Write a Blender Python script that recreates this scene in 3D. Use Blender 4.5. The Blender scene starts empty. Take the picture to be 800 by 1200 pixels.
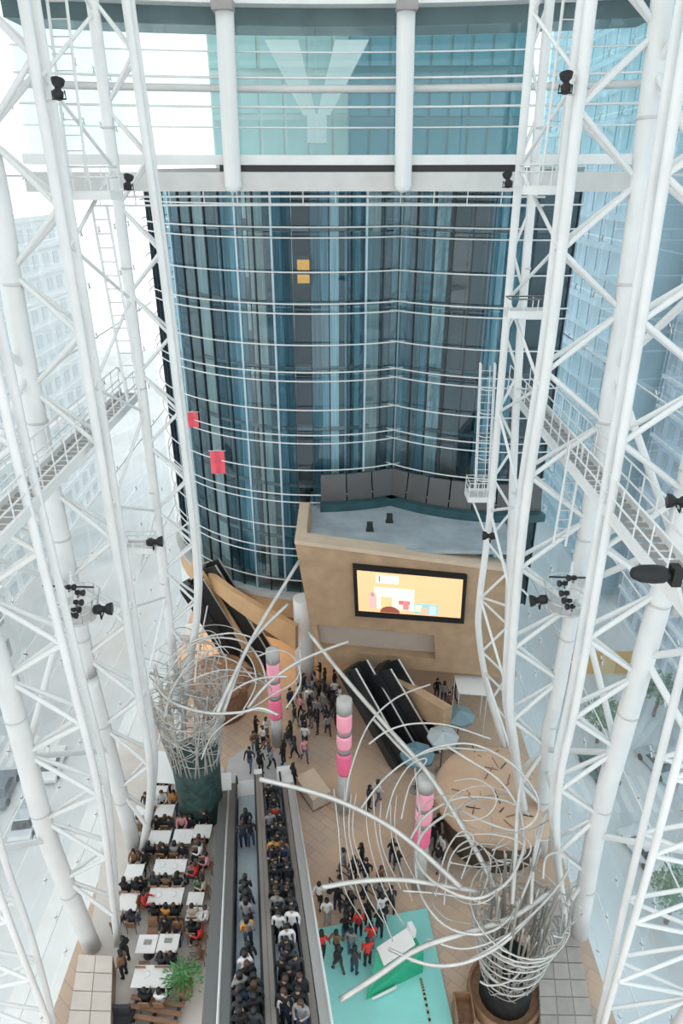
import bpy, bmesh, math, random
from mathutils import Vector, Matrix

# ------------------------------------------------------------------ camera, sky, exposure
scene = bpy.context.scene
COL = scene.collection
H = 29.0                       # camera height above the plaza floor (m)
TH = math.radians(25.9)        # camera looks down by this much
F = 800.0                      # focal length in pixels of the 800x1200 frame
cam_d = bpy.data.cameras.new('camera')
cam = bpy.data.objects.new('camera', cam_d)
COL.objects.link(cam)
cam.location = (0, 0, H)
cam.rotation_euler = (math.pi / 2 - TH, 0, 0)
cam_d.sensor_fit = 'VERTICAL'
cam_d.sensor_height = 36.0
cam_d.lens = 36.0 * F / 1200.0
cam_d.clip_start = 0.1
cam_d.clip_end = 600
scene.camera = cam

world = bpy.data.worlds.new('overcast_sky')
scene.world = world
world.use_nodes = True
bgn = world.node_tree.nodes['Background']
bgn.inputs['Color'].default_value = (0.95, 0.98, 1.0, 1)
bgn.inputs['Strength'].default_value = 1.5

vs = scene.view_settings
vs.view_transform = 'Standard'
vs.look = 'None'
vs.gamma = 1.0
vs.use_curve_mapping = False
vs.exposure = 0.22

# ------------------------------------------------------------------ pixel -> place
FW = Vector((0, math.cos(TH), -math.sin(TH)))
UP = Vector((0, math.sin(TH), math.cos(TH)))
RT = Vector((1, 0, 0))
CAM = Vector((0, 0, H))
def ray(u, v): return FW + RT * ((u - 400) / F) + UP * ((600 - v) / F)
def PY(u, v, y):
    d = ray(u, v); return CAM + d * (y / d.y)
def PZ(u, v, z):
    d = ray(u, v); return CAM + d * ((z - H) / d.z)
def PX(u, v, x):
    d = ray(u, v); return CAM + d * (x / d.x)

# ------------------------------------------------------------------ materials
MATS = {}
def mat(name, col, rough=0.5, metal=0.0, var=0.0, scale=3.0, emit=0.0, bump=0.0, detail=4.0):
    if name in MATS: return MATS[name]
    m = bpy.data.materials.new(name); m.use_nodes = True
    nt = m.node_tree; b = nt.nodes['Principled BSDF']
    b.inputs['Base Color'].default_value = (*col, 1)
    b.inputs['Roughness'].default_value = rough
    b.inputs['Metallic'].default_value = metal
    if emit:
        b.inputs['Emission Color'].default_value = (*col, 1)
        b.inputs['Emission Strength'].default_value = emit
    if var or bump:
        tc = nt.nodes.new('ShaderNodeTexCoord')
        nz = nt.nodes.new('ShaderNodeTexNoise')
        nz.inputs['Scale'].default_value = scale
        nz.inputs['Detail'].default_value = detail
        nt.links.new(tc.outputs['Object'], nz.inputs['Vector'])
        if var:
            r = nt.nodes.new('ShaderNodeValToRGB')
            r.color_ramp.elements[0].position = 0.3
            r.color_ramp.elements[1].position = 0.7
            r.color_ramp.elements[0].color = (*[max(0, c * (1 - var)) for c in col], 1)
            r.color_ramp.elements[1].color = (*[min(1, c * (1 + var)) for c in col], 1)
            nt.links.new(nz.outputs['Fac'], r.inputs['Fac'])
            nt.links.new(r.outputs['Color'], b.inputs['Base Color'])
        if bump:
            bp = nt.nodes.new('ShaderNodeBump'); bp.inputs['Strength'].default_value = bump
            nt.links.new(nz.outputs['Fac'], bp.inputs['Height'])
            nt.links.new(bp.outputs['Normal'], b.inputs['Normal'])
    MATS[name] = m
    return m
def glass(name, tint, refl=0.12, body=0.0, bodycol=(0.5, 0.6, 0.65), rough=0.02):
    """thin pane: mostly lets light through, some mirror reflection, some body colour (on the side panes a painted haze)"""
    if name in MATS: return MATS[name]
    m = bpy.data.materials.new(name); m.use_nodes = True
    nt = m.node_tree
    for n in list(nt.nodes): nt.nodes.remove(n)
    out = nt.nodes.new('ShaderNodeOutputMaterial')
    tr = nt.nodes.new('ShaderNodeBsdfTransparent'); tr.inputs['Color'].default_value = (*tint, 1)
    gl = nt.nodes.new('ShaderNodeBsdfGlossy'); gl.inputs['Roughness'].default_value = rough
    gl.inputs['Color'].default_value = (0.9, 0.95, 1, 1)
    df = nt.nodes.new('ShaderNodeBsdfDiffuse'); df.inputs['Color'].default_value = (*bodycol, 1)
    m1 = nt.nodes.new('ShaderNodeMixShader'); m1.inputs['Fac'].default_value = body
    m2 = nt.nodes.new('ShaderNodeMixShader'); m2.inputs['Fac'].default_value = refl
    nt.links.new(tr.outputs[0], m1.inputs[1]); nt.links.new(df.outputs[0], m1.inputs[2])
    nt.links.new(m1.outputs[0], m2.inputs[1]); nt.links.new(gl.outputs[0], m2.inputs[2])
    nt.links.new(m2.outputs[0], out.inputs['Surface'])
    MATS[name] = m
    return m

M_STEEL = mat('white_painted_steel', (0.715, 0.72, 0.705), 0.38, 0, 0.06, 0.8)
M_STEEL2 = mat('off_white_steel', (0.56, 0.555, 0.535), 0.4, 0, 0.06, 1.2)
M_CHROME = mat('brushed_steel', (0.62, 0.62, 0.60), 0.28, 0.75)
M_TUBE = mat('silver_tube', (0.58, 0.57, 0.54), 0.32, 0.35, 0.12, 2.0)
M_TUBE2 = mat('dull_silver_tube', (0.36, 0.35, 0.32), 0.4, 0.35, 0.15, 2.0)
M_BLACK = mat('black_plastic', (0.006, 0.0065, 0.007), 0.6)
M_DARK = mat('dark_metal', (0.03, 0.033, 0.035), 0.4, 0.2)
M_TEALD = mat('dark_teal_panel', (0.03, 0.085, 0.10), 0.3, 0, 0.2, 1.0)
M_STONE = mat('tan_stone', (0.44, 0.30, 0.185), 0.6, 0, 0.12, 1.4, 0, 0.05, 8)
M_STONE_L = mat('pale_stone', (0.55, 0.43, 0.32), 0.6, 0, 0.08, 1.0)
M_GREY = mat('grey_panel', (0.30, 0.29, 0.275), 0.5, 0, 0.06, 1.5)
M_GREYL = mat('light_grey_panel', (0.50, 0.50, 0.485), 0.45, 0, 0.05, 1.5)
M_BEIGE = mat('beige_concrete', (0.56, 0.48, 0.41), 0.7, 0, 0.08, 1.2)
M_WHITE = mat('white_surface', (0.82, 0.82, 0.80), 0.5)
M_WOOD = mat('brown_wood', (0.27, 0.15, 0.085), 0.5, 0, 0.25, 4.0)
M_ORANGE = mat('honey_cladding', (0.60, 0.37, 0.19), 0.45, 0, 0.12, 0.8)

# ------------------------------------------------------------------ mesh building
class MB:
    def __init__(s): s.v = []; s.f = []; s.m = []; s.sm = []
    def add(s, vs_, fs, mi=0, smooth=False):
        o = len(s.v); s.v += [Vector(p) for p in vs_]
        for f in fs:
            s.f.append([i + o for i in f]); s.m.append(mi); s.sm.append(smooth)
        return s
    def hexa(s, c, mi=0):
        """8 corners: bottom 4 (counter-clockwise seen from above), then top 4"""
        return s.add(c, [(3, 2, 1, 0), (4, 5, 6, 7), (0, 1, 5, 4), (1, 2, 6, 5), (2, 3, 7, 6), (3, 0, 4, 7)], mi)
    def box(s, lo, hi, mi=0):
        x0, y0, z0 = lo; x1, y1, z1 = hi
        return s.hexa([(x0, y0, z0), (x1, y0, z0), (x1, y1, z0), (x0, y1, z0), (x0, y0, z1), (x1, y0, z1), (x1, y1, z1), (x0, y1, z1)], mi)
    def obox(s, c, ax, ay, az, mi=0):
        """oriented box from centre and three half-axes"""
        c = Vector(c); ax = Vector(ax); ay = Vector(ay); az = Vector(az)
        p = [c + ax * a + ay * b - az for a, b in ((-1, -1), (1, -1), (1, 1), (-1, 1))]
        return s.hexa(p + [q + az * 2 for q in p], mi)
    def prism(s, poly, z0, z1, mi=0):
        n = len(poly)
        vv = [(p[0], p[1], z0) for p in poly] + [(p[0], p[1], z1) for p in poly]
        return s.add(vv, [tuple(range(n - 1, -1, -1)), tuple(range(n, 2 * n))] + [(i, (i + 1) % n, n + (i + 1) % n, n + i) for i in range(n)], mi)
    def tube(s, pts, r, n=8, mi=0, closed=False):
        pts = [Vector(p) for p in pts]; k = len(pts)
        rs = r if isinstance(r, (list, tuple)) else [r] * k
        rings = []; up = None
        for i, p in enumerate(pts):
            if closed: t = pts[(i + 1) % k] - pts[i - 1]
            else: t = pts[min(i + 1, k - 1)] - pts[max(i - 1, 0)]
            if t.length < 1e-9: t = Vector((0, 0, 1))
            t.normalize()
            if up is None: up = Vector((0, 0, 1)) if abs(t.z) < 0.9 else Vector((1, 0, 0))
            a = up - t * up.dot(t)
            if a.length < 1e-4: a = t.orthogonal()
            a.normalize(); b = t.cross(a); up = a
            rings.append([p + (a * math.cos(2 * math.pi * j / n) + b * math.sin(2 * math.pi * j / n)) * rs[i] for j in range(n)])
        vv = [q for ring in rings for q in ring]; ff = []
        for i in range(k if closed else k - 1):
            i2 = (i + 1) % k
            for j in range(n):
                ff.append((i * n + j, i * n + (j + 1) % n, i2 * n + (j + 1) % n, i2 * n + j))
        s.add(vv, ff, mi, True)
        if not closed:
            o = len(s.v) - len(vv)
            s.f.append([o + j for j in range(n - 1, -1, -1)]); s.m.append(mi); s.sm.append(False)
            s.f.append([o + (k - 1) * n + j for j in range(n)]); s.m.append(mi); s.sm.append(False)
        return s
    def lathe(s, prof, c=(0, 0, 0), n=16, axis=None, mi=0, smooth=True):
        """prof: (radius, height) pairs from bottom to top, about `axis` through c"""
        c = Vector(c); t = Vector(axis).normalized() if axis else Vector((0, 0, 1))
        a = t.orthogonal().normalized() if axis else Vector((1, 0, 0)); b = t.cross(a)
        vv = []
        for r, h in prof:
            vv += [c + t * h + (a * math.cos(2 * math.pi * j / n) + b * math.sin(2 * math.pi * j / n)) * max(r, 1e-4) for j in range(n)]
        ff = []
        for i in range(len(prof) - 1):
            for j in range(n): ff.append((i * n + j, i * n + (j + 1) % n, (i + 1) * n + (j + 1) % n, (i + 1) * n + j))
        ff2 = [tuple(range(n - 1, -1, -1)), tuple((len(prof) - 1) * n + j for j in range(n))]
        o = len(s.v); s.add(vv, ff, mi, smooth)
        for f in ff2:
            s.f.append([i + o for i in f]); s.m.append(mi); s.sm.append(False)
        return s
    def mesh(s, name, mats, off=Vector()):
        me = bpy.data.meshes.new(name)
        me.from_pydata([tuple(p - off) for p in s.v], [], s.f)
        for m in (mats if isinstance(mats, (list, tuple)) else [mats]): me.materials.append(m)
        me.polygons.foreach_set('material_index', s.m)
        me.polygons.foreach_set('use_smooth', s.sm)
        me.update()
        return me
    def build(s, name, mats, parent=None, loc=None):
        """one object; as a child its points are given in the world and kept there"""
        off = wloc(parent) if parent else Vector(loc or (0, 0, 0))
        o = bpy.data.objects.new(name, s.mesh(name, mats, off)); COL.objects.link(o)
        if parent: o.parent = parent; WL[o] = off
        else: o.location = off; WL[o] = off
        return o
WL = {}
def wloc(o): return WL.get(o, Vector())

def empty(name, loc):
    o = bpy.data.objects.new(name, None); COL.objects.link(o)
    o.location = loc; o.empty_display_size = 0.3; WL[o] = Vector(loc)
    return o
def tag(o, label, cat, group=None, kind=None):
    o['label'] = label; o['category'] = cat
    if group: o['group'] = group
    if kind: o['kind'] = kind
    return o
def thing(name, label, cat, loc, group=None, kind=None): return tag(empty(name, loc), label, cat, group, kind)
def struct(o, label=None, cat=None):
    o['kind'] = 'structure'
    if label: o['label'] = label
    if cat: o['category'] = cat
    return o

UNIT = {}
def unit_cyl(mt, n=8):
    k = ('c', mt.name, n)
    if k not in UNIT:
        UNIT[k] = MB().lathe([(1, 0), (1, 1)], n=n).mesh('bar_' + mt.name, mt)
    return UNIT[k]
def unit_box(mt):
    k = ('b', mt.name)
    if k not in UNIT: UNIT[k] = MB().box((-.5, -.5, -.5), (.5, .5, .5)).mesh('block_' + mt.name, mt)
    return UNIT[k]
def place(name, me, mw, parent):
    o = bpy.data.objects.new(name, me); COL.objects.link(o)
    if parent:
        o.parent = parent; mw = Matrix.Translation(-wloc(parent)) @ mw
    o.matrix_basis = mw
    WL[o] = wloc(parent) if parent else Vector()
    return o
def bar(name, p0, p1, r, mt, parent, n=8):
    p0 = Vector(p0); p1 = Vector(p1); d = p1 - p0
    q = d.to_track_quat('Z', 'Y').to_matrix().to_4x4()
    return place(name, unit_cyl(mt, n), Matrix.Translation(p0) @ q @ Matrix.Diagonal((r, r, d.length, 1)), parent)
def block(name, c, size, mt, parent, rot=None):
    q = rot.to_4x4() if rot else Matrix.Identity(4)
    return place(name, unit_box(mt), Matrix.Translation(c) @ q @ Matrix.Diagonal((*size, 1)), parent)
def frame(ax, ay, az): return Matrix((ax, ay, az)).transposed()

def smooth_line(pts, k=6):
    """Catmull-Rom through the points"""
    pts = [Vector(p) for p in pts]; out = []
    for i in range(len(pts) - 1):
        a = pts[max(i - 1, 0)]; b = pts[i]; c = pts[i + 1]; d = pts[min(i + 2, len(pts) - 1)]
        for j in range(k):
            t = j / k
            out.append(0.5 * ((2 * b) + (c - a) * t + (2 * a - 5 * b + 4 * c - d) * t * t + (3 * b - a - 3 * c + d) * t ** 3))
    out.append(pts[-1]); return out
ORD = ['first', 'second', 'third', 'fourth', 'fifth', 'sixth', 'seventh', 'eighth', 'ninth', 'tenth', 'eleventh', 'twelfth', 'thirteenth', 'fourteenth',
       'fifteenth', 'sixteenth', 'seventeenth', 'eighteenth', 'nineteenth', 'twentieth', 'twenty-first', 'twenty-second', 'twenty-third', 'twenty-fourth',
       'twenty-fifth', 'twenty-sixth', 'twenty-seventh', 'twenty-eighth', 'twenty-ninth', 'thirtieth', 'thirty-first', 'thirty-second', 'thirty-third', 'thirty-fourth']
ORD += ['thirty-' + o for o in ORD[4:9]] + ['fortieth'] + ['forty-' + o for o in ORD[:9]] + ['fiftieth']
rng = random.Random(7)

# ================================================================== THE SHELL
XL, XR = -12.8, 11.9          # glass side walls
def floor_material():
    m = mat('plaza_paving', (0.36, 0.25, 0.18), 0.45)
    nt = m.node_tree; b = nt.nodes['Principled BSDF']
    tc = nt.nodes.new('ShaderNodeTexCoord')
    mp = nt.nodes.new('ShaderNodeMapping'); mp.inputs['Rotation'].default_value = (0, 0, 0.7)
    nt.links.new(tc.outputs['Object'], mp.inputs['Vector'])
    br = nt.nodes.new('ShaderNodeTexBrick')
    br.inputs['Scale'].default_value = 0.55
    br.inputs['Color1'].default_value = (0.56, 0.40, 0.295, 1)
    br.inputs['Color2'].default_value = (0.46, 0.36, 0.29, 1)
    br.inputs['Mortar'].default_value = (0.38, 0.30, 0.24, 1)
    br.inputs['Mortar Size'].default_value = 0.01
    nt.links.new(mp.outputs['Vector'], br.inputs['Vector'])
    nz = nt.nodes.new('ShaderNodeTexNoise'); nz.inputs['Scale'].default_value = 0.35; nz.inputs['Detail'].default_value = 5
    nt.links.new(tc.outputs['Object'], nz.inputs['Vector'])
    mx = nt.nodes.new('ShaderNodeMix'); mx.data_type = 'RGBA'; mx.blend_type = 'MIX'
    rp = nt.nodes.new('ShaderNodeValToRGB'); rp.color_ramp.elements[0].position = 0.42; rp.color_ramp.elements[1].position = 0.62
    nt.links.new(nz.outputs['Fac'], rp.inputs['Fac'])
    nt.links.new(rp.outputs['Color'], mx.inputs['Factor'])
    nt.links.new(br.outputs['Color'], mx.inputs['A'])
    mx.inputs['B'].default_value = (0.60, 0.42, 0.285, 1)
    nt.links.new(mx.outputs['Result'], b.inputs['Base Color'])
    return m
M_FLOOR = floor_material()
M_CAFE = mat('cafe_floor', (0.60, 0.55, 0.50), 0.5, 0, 0.10, 0.5)

struct(MB().box((-11.2, 2, -0.6), (10.5, 60, 0)).build('floor', M_FLOOR), 'brown stone paved floor of the plaza deep in the atrium', 'floor')
# café floor, a thin paler finish between the glass wall and the escalators
cf = [PZ(140, 870, 0), PZ(215, 870, 0), PZ(262, 900, 0), PZ(262, 960, 0), PZ(248, 1100, 0), PZ(240, 1230, 0), PZ(85, 1230, 0)]
struct(MB().prism([(p.x, p.y) for p in cf], 0, 0.03).build('floor_cafe', M_CAFE), 'pale grey floor under the cafe tables', 'floor')

# street far below, outside the glass
M_ROAD = mat('pale_road', (0.66, 0.68, 0.68), 0.8, 0, 0.12, 0.12, 0, 0, 8)
struct(MB().box((-160, -40, -20.5), (160, 220, -20)).build('street', M_ROAD), 'pale grey street far below outside the glass walls', 'street')
M_PAVE = mat('pale_pavement', (0.78, 0.78, 0.76), 0.8, 0, 0.08, 0.3)
struct(MB().box((-22, -20, -20), (-13.6, 60, -19.8)).build('pavement_left', M_PAVE), 'pale pavement along the street at left', 'pavement')
struct(MB().box((12.6, -20, -20), (17, 60, -19.8)).build('pavement_right', M_PAVE), 'pale pavement along the street at right', 'pavement')

G_SIDE_L = glass('clear_side_glass', (0.97, 0.985, 0.985), 0.07, 0.05, (0.9, 0.92, 0.92))  # both side glasses: the pale diffuse body paints haze over the view outside
G_SIDE_R = glass('bluish_side_glass', (0.88, 0.945, 0.97), 0.10, 0.05, (0.75, 0.83, 0.86))
def glass_wall(name, x, mt, label, side):
    root = struct(empty(name, (x, 25, 0)), label, 'wall')
    y0, y1, z0, z1 = 3.0, 47.0, -8.0, 36.6
    ny, nz = 16, 18
    dy = (y1 - y0) / ny; dz = (z1 - z0) / nz
    for i in range(ny):
        for j in range(nz):
            block('pane', (x, y0 + (i + .5) * dy, z0 + (j + .5) * dz), (0.03, dy - 0.05, dz - 0.05), mt, root)
    sp = MB()       # spider fittings at the pane corners
    for i in range(1, ny):
        for j in range(1, nz):
            c = Vector((x + side * 0.06, y0 + i * dy, z0 + j * dz))
            for a, b in ((1, 1), (1, -1), (-1, 1), (-1, -1)):
                sp.obox(c + Vector((0, a * .07, b * .07)), (.02, 0, 0), (0, a * .085, b * .085), (0, -b * .016, a * .016))
    s = sp.build('spider_fittings', M_CHROME, root); s['kind'] = 'stuff'
    for j in (3, 6, 9, 12, 15):       # slim wind-bracing rails behind every third joint
        bar('rail', (x + side * 0.16, y0, z0 + j * dz), (x + side * 0.16, y1, z0 + j * dz), 0.035, M_STEEL, root)
    return root
glass_wall('wall_left', XL, G_SIDE_L, 'tall clear glass curtain wall of the atrium behind the left-hand trusses', 1)
glass_wall('wall_right', XR, G_SIDE_R, 'tall faintly blue glass curtain wall of the atrium behind the right-hand trusses', -1)

# unseen roof on white beams; its skylight panes are added to light the atrium
rf = struct(empty('ceiling', (0, 18, 37)), 'unseen roof on white beams, with glazing added to light the atrium', 'ceiling')
for i in range(7):
    for j in range(5):
        block('pane' if 1 <= i <= 5 else 'roof_panel', (XL + 1.76 + i * 3.53, 3 + 3.0 + j * 6.0, 37.0), (3.47, 5.94, 0.04), G_SIDE_L if 1 <= i <= 5 else M_STEEL2, rf)
for j in range(6): block('roof_beam', ((XL + XR) / 2, 3 + j * 6.0, 36.75), (XR - XL, 0.22, 0.42), M_STEEL, rf)

# upper window band across the far end: three bays between two round columns
YG = 33.0
def arc_y(x): return YG - 0.012 * (x + 0.5) ** 2        # the ring is slightly concave towards the camera
def arc(x0, x1, z, n=16, dy=0.0):
    return [Vector((x0 + (x1 - x0) * i / n, arc_y(x0 + (x1 - x0) * i / n) + dy, z)) for i in range(n + 1)]
G_UP = glass('upper_band_glass', (0.86, 0.95, 0.95), 0.035, 0.012, (0.6, 0.75, 0.75))
zt, zs = PY(400, 30, YG).z, PY(400, 192, YG).z
zmid = PY(400, 105, YG).z
wn = struct(empty('window_1', (-0.5, YG, zs)), 'wide curved band of tall windows above the glass tower, split by two round columns', 'window')
xs_b = [XL + 0.15, PY(136, 110, YG).x, PY(267, 110, YG).x, PY(474, 110, YG).x, PY(608, 110, YG).x, XR - 0.15]
vrows = [30, 62, 105, 150, 187]
for i in range(5):
    nx = 1 if i in (0, 4) else 2
    for k in range(nx):
        x0 = xs_b[i] + (xs_b[i + 1] - xs_b[i]) * k / nx; x1 = xs_b[i] + (xs_b[i + 1] - xs_b[i]) * (k + 1) / nx
        for a, b in zip(vrows, vrows[1:]):
            z1 = PY(400, a, YG).z; z0 = PY(400, b, YG).z; xm = (x0 + x1) / 2
            ang = math.atan2(arc_y(x1) - arc_y(x0), x1 - x0)
            block('pane', (xm, (arc_y(x0) + arc_y(x1)) / 2, (z0 + z1) / 2), (x1 - x0 - 0.03, 0.04, z1 - z0 - 0.03), G_UP, wn, Matrix.Rotation(ang, 3, 'Z'))
for v, r in ((62, .03), (92, .045), (126, .045), (150, .03)):
    MB().tube(arc(xs_b[0], xs_b[-1], PY(400, v, YG).z, dy=-.12), r, 6).build('glazing_bar', M_STEEL, wn)
MB().tube(arc(xs_b[0], xs_b[-1], zmid, dy=-.2), 0.14, 8).build('transom', M_STEEL2, wn)
def band(x0, x1, z0, z1, d0, d1, n=20):
    m = MB()
    for i in range(n):
        a = x0 + (x1 - x0) * i / n; b = x0 + (x1 - x0) * (i + 1) / n
        ya, yb = arc_y(a), arc_y(b)
        m.hexa([(a, ya + d0, z0), (b, yb + d0, z0), (b, yb + d1, z0), (a, ya + d1, z0), (a, ya + d0, z1), (b, yb + d0, z1), (b, yb + d1, z1), (a, ya + d1, z1)])
    return m
zb0, zb1 = PY(400, 224, YG).z, PY(400, 202, YG).z
band(XL, XR, zs - .05, PY(400, 182, YG).z, -.35, .3).build('window_sill', M_STEEL, wn)
struct(band(XL, XR, zb0, zb1, -.5, .4).build('trim_1', M_STEEL2), 'grey-white ring beam under the window band', 'beam')
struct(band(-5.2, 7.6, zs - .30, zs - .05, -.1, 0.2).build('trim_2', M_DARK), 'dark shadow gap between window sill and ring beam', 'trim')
struct(band(XL, XR, PY(400, 8, YG).z, 36.5, -.5, .4).build('trim_3', M_STEEL), 'white head beam above the window band', 'beam')
struct(band(XL, XR, PY(400, 30, YG).z, PY(400, 8, YG).z, .25, 2.2).build('ceiling_soffit', mat('grey_teal_soffit', (0.09, 0.14, 0.145), .4, 0, .2, .6)), 'dark teal soffit at the head of the window band', 'ceiling')
for v in (230, 240):
    zz = PY(400, v, YG).z
    t = thing('pipe_rail', 'thin white pipe rail hung %s under the ring beam' % ('just' if v == 230 else 'lower'), 'pipe rail', (-1, arc_y(-1), zz), 'pipe rails under the ring beam')
    MB().tube(arc(-10.6, 8.6, zz, dy=-.3 if v == 230 else -.2), .045, 6).build('rail', M_STEEL, t)
    for i in range(14):
        x = -10.2 + i * 1.42
        bar('hanger', (x, arc_y(x) - (.3 if v == 230 else .2), zz), (x, arc_y(x) - (.3 if v == 230 else .2), zb0 + .05), .025, M_STEEL, t, 6)
for u0, u1, side in ((262, 273, 'left'), (476, 472, 'right')):
    t = PY(u0, -5, YG - 1.0); b = PY(u1, 219, YG - 1.0)
    c = thing('round_column', 'white round column in front of the %s joint of the window band' % side, 'column', b, 'round columns of the window band')
    bar('shaft', b, t, 0.36, M_STEEL, c, 16)
    MB().lathe([(0.05, -.22), (0.26, -.16), (0.36, 0)], b, 16).build('rounded_foot', M_STEEL, c)
    block('top_bracket', PY(u0, 8, YG - 1.0) - Vector((0, .2, 0)), (0.8, 0.8, 0.35), M_GREY, c)

# ================================================================== GLASS TOWER
CA, RA = Vector((-1.5, 46.2, 0)), 10.2
CB, RB = Vector((9.5, 44.5, 0)), 10.0
def lobe(c, r, phi, z): return Vector((c.x + r * math.sin(phi), c.y - r * math.cos(phi), z))
phA0, phA1 = math.radians(-112), math.asin((3.0 - CA.x) / RA)
yN = lobe(CA, RA, phA1, 0).y
phB0 = -math.acos((CB.y - yN) / RB) if True else 0
phB0 = math.asin((3.0 - CB.x) / RB)
CB.y = yN + RB * math.cos(phB0)
phB1 = math.radians(9)
ZT0, FL = 5.55, 3.55
tower = struct(empty('wall_tower', (-1.5, 40, ZT0)), 'curved two-lobed glass lift tower at the far end of the atrium', 'tower')
tints = [glass('tower_glass_%d' % i, t, r, b, bc) for i, (t, r, b, bc) in enumerate([
    ((0.72, 0.85, 0.89), .03, .03, (0.06, 0.12, 0.15)),
    ((0.58, 0.73, 0.78), .04, .05, (0.04, 0.09, 0.115)),
    ((0.82, 0.91, 0.94), .025, .02, (0.16, 0.26, 0.30)),
    ((0.68, 0.77, 0.79), .055, .03, (0.09, 0.14, 0.16))])]
G_LIGHT = glass('tower_edge_glass', (0.80, 0.88, 0.92), .10, .06, (0.5, 0.6, 0.66))
M_MULL = mat('dark_mullion', (0.035, 0.05, 0.06), 0.35, 0.4)
M_MULLL = mat('pale_mullion', (0.42, 0.55, 0.60), 0.3, 0.4)
ZJ = [5.9, 9.0, 12.55, 16.15, 19.65, 23.15, 26.75, 29.35]
rows = 7
TH_ = ZJ[-1] - ZJ[0]; TZM = (ZJ[-1] + ZJ[0]) / 2
for c, r, p0, p1, n, nm in ((CA, RA, phA0, phA1, 26, 'a'), (CB, RB, phB0, phB1, 9, 'b')):
    dphi = (p1 - p0) / n; w = 2 * r * math.sin(abs(dphi) / 2)
    for i in range(n):
        pm = p0 + (i + .5) * dphi
        for j in range(rows):
            z0 = ZJ[j]; FL = ZJ[j + 1] - ZJ[j]
            g = G_LIGHT if (nm == 'a' and i < 6) else tints[(i * 7 + j * (i % 3 == 0) + (nm == 'b')) % 4]
            block('pane', lobe(c, r * math.cos(dphi / 2), pm, z0 + FL / 2), (w - 0.06, 0.05, FL - 0.08), g, tower, Matrix.Rotation(pm, 3, 'Z'))
    for i in range(n + 1):
        ph = p0 + i * dphi
        pale = (i * 5 + (nm == 'b') * 2) % 7 in (1, 4) and i > 7
        block('mullion', lobe(c, r + .02, ph, TZM), (0.065 if not pale else .11, 0.14, TH_), M_MULLL if pale else M_MULL, tower, Matrix.Rotation(ph, 3, 'Z'))
# pairs of sun-shade rods at each storey and single ones between, following both lobes
PAIRZ = [26.75, 23.15, 19.65, 16.15, 12.55, 9.0]
rods = []
for z in PAIRZ: rods += [z + .22, z - .26, z - 1.85 if z > 10 else z - 2.0]
rods += [28.0]
for z in rods:
    ra = smooth_line([lobe(CA, RA + .38, phA0 + (phA1 - phA0 + .03) * i / 16, z) for i in range(17)], 2)
    MB().tube(ra, .038, 6).build('shade_rod', M_STEEL, tower)
    if z > 11.9:
        rb_ = smooth_line([lobe(CB, RB + .38, phB0 - .03 + (phB1 - phB0 + .03) * i / 12, z) for i in range(13)], 2)
        MB().tube(rb_, .038, 6).build('shade_rod', M_STEEL, tower)
# floors and the lift core seen through the panes
def sector(c, r, p0, p1, z0, z1, n=20):
    return MB().prism([lobe(c, r, p0 + (p1 - p0) * i / n, 0)[:2] for i in range(n + 1)] + [(c.x, c.y + 3)], z0, z1)
for z in [q_ - .08 for q_ in ZJ]:
    sector(CA, RA - 1.3, phA0 + .35, phA1 - .1, z, z + .16).build('floor_slab', M_GREY, tower)
    sector(CB, RB - 1.3, phB0 + .1, phB1, z, z + .16).build('floor_slab', M_GREY, tower)
CORE = {k: mat('core_' + k, c, rg, 0, vr, sc, 0, 0, 6) for k, (c, rg, vr, sc) in dict(concrete=((0.68, 0.62, 0.56), .6, .25, 9), black=((0.010, 0.011, 0.012), .4, .3, 5), navy=((0.018, 0.035, 0.05), .3, .5, 6),
    teal=((0.10, 0.22, 0.26), .3, .6, 7), deep=((0.045, 0.11, 0.135), .3, .6, 7), pale=((0.62, 0.80, 0.86), .3, .4, 8), blue=((0.26, 0.42, 0.49), .3, .55, 8), brown=((0.145, 0.115, 0.10), .5, .15, 4), grey=((0.28, 0.29, 0.29), .4, .5, 9), white=((0.85, 0.88, 0.88), .4, .15, 6)).items()}  # stretched noise paints reflection-like streaks into the core colours
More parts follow.
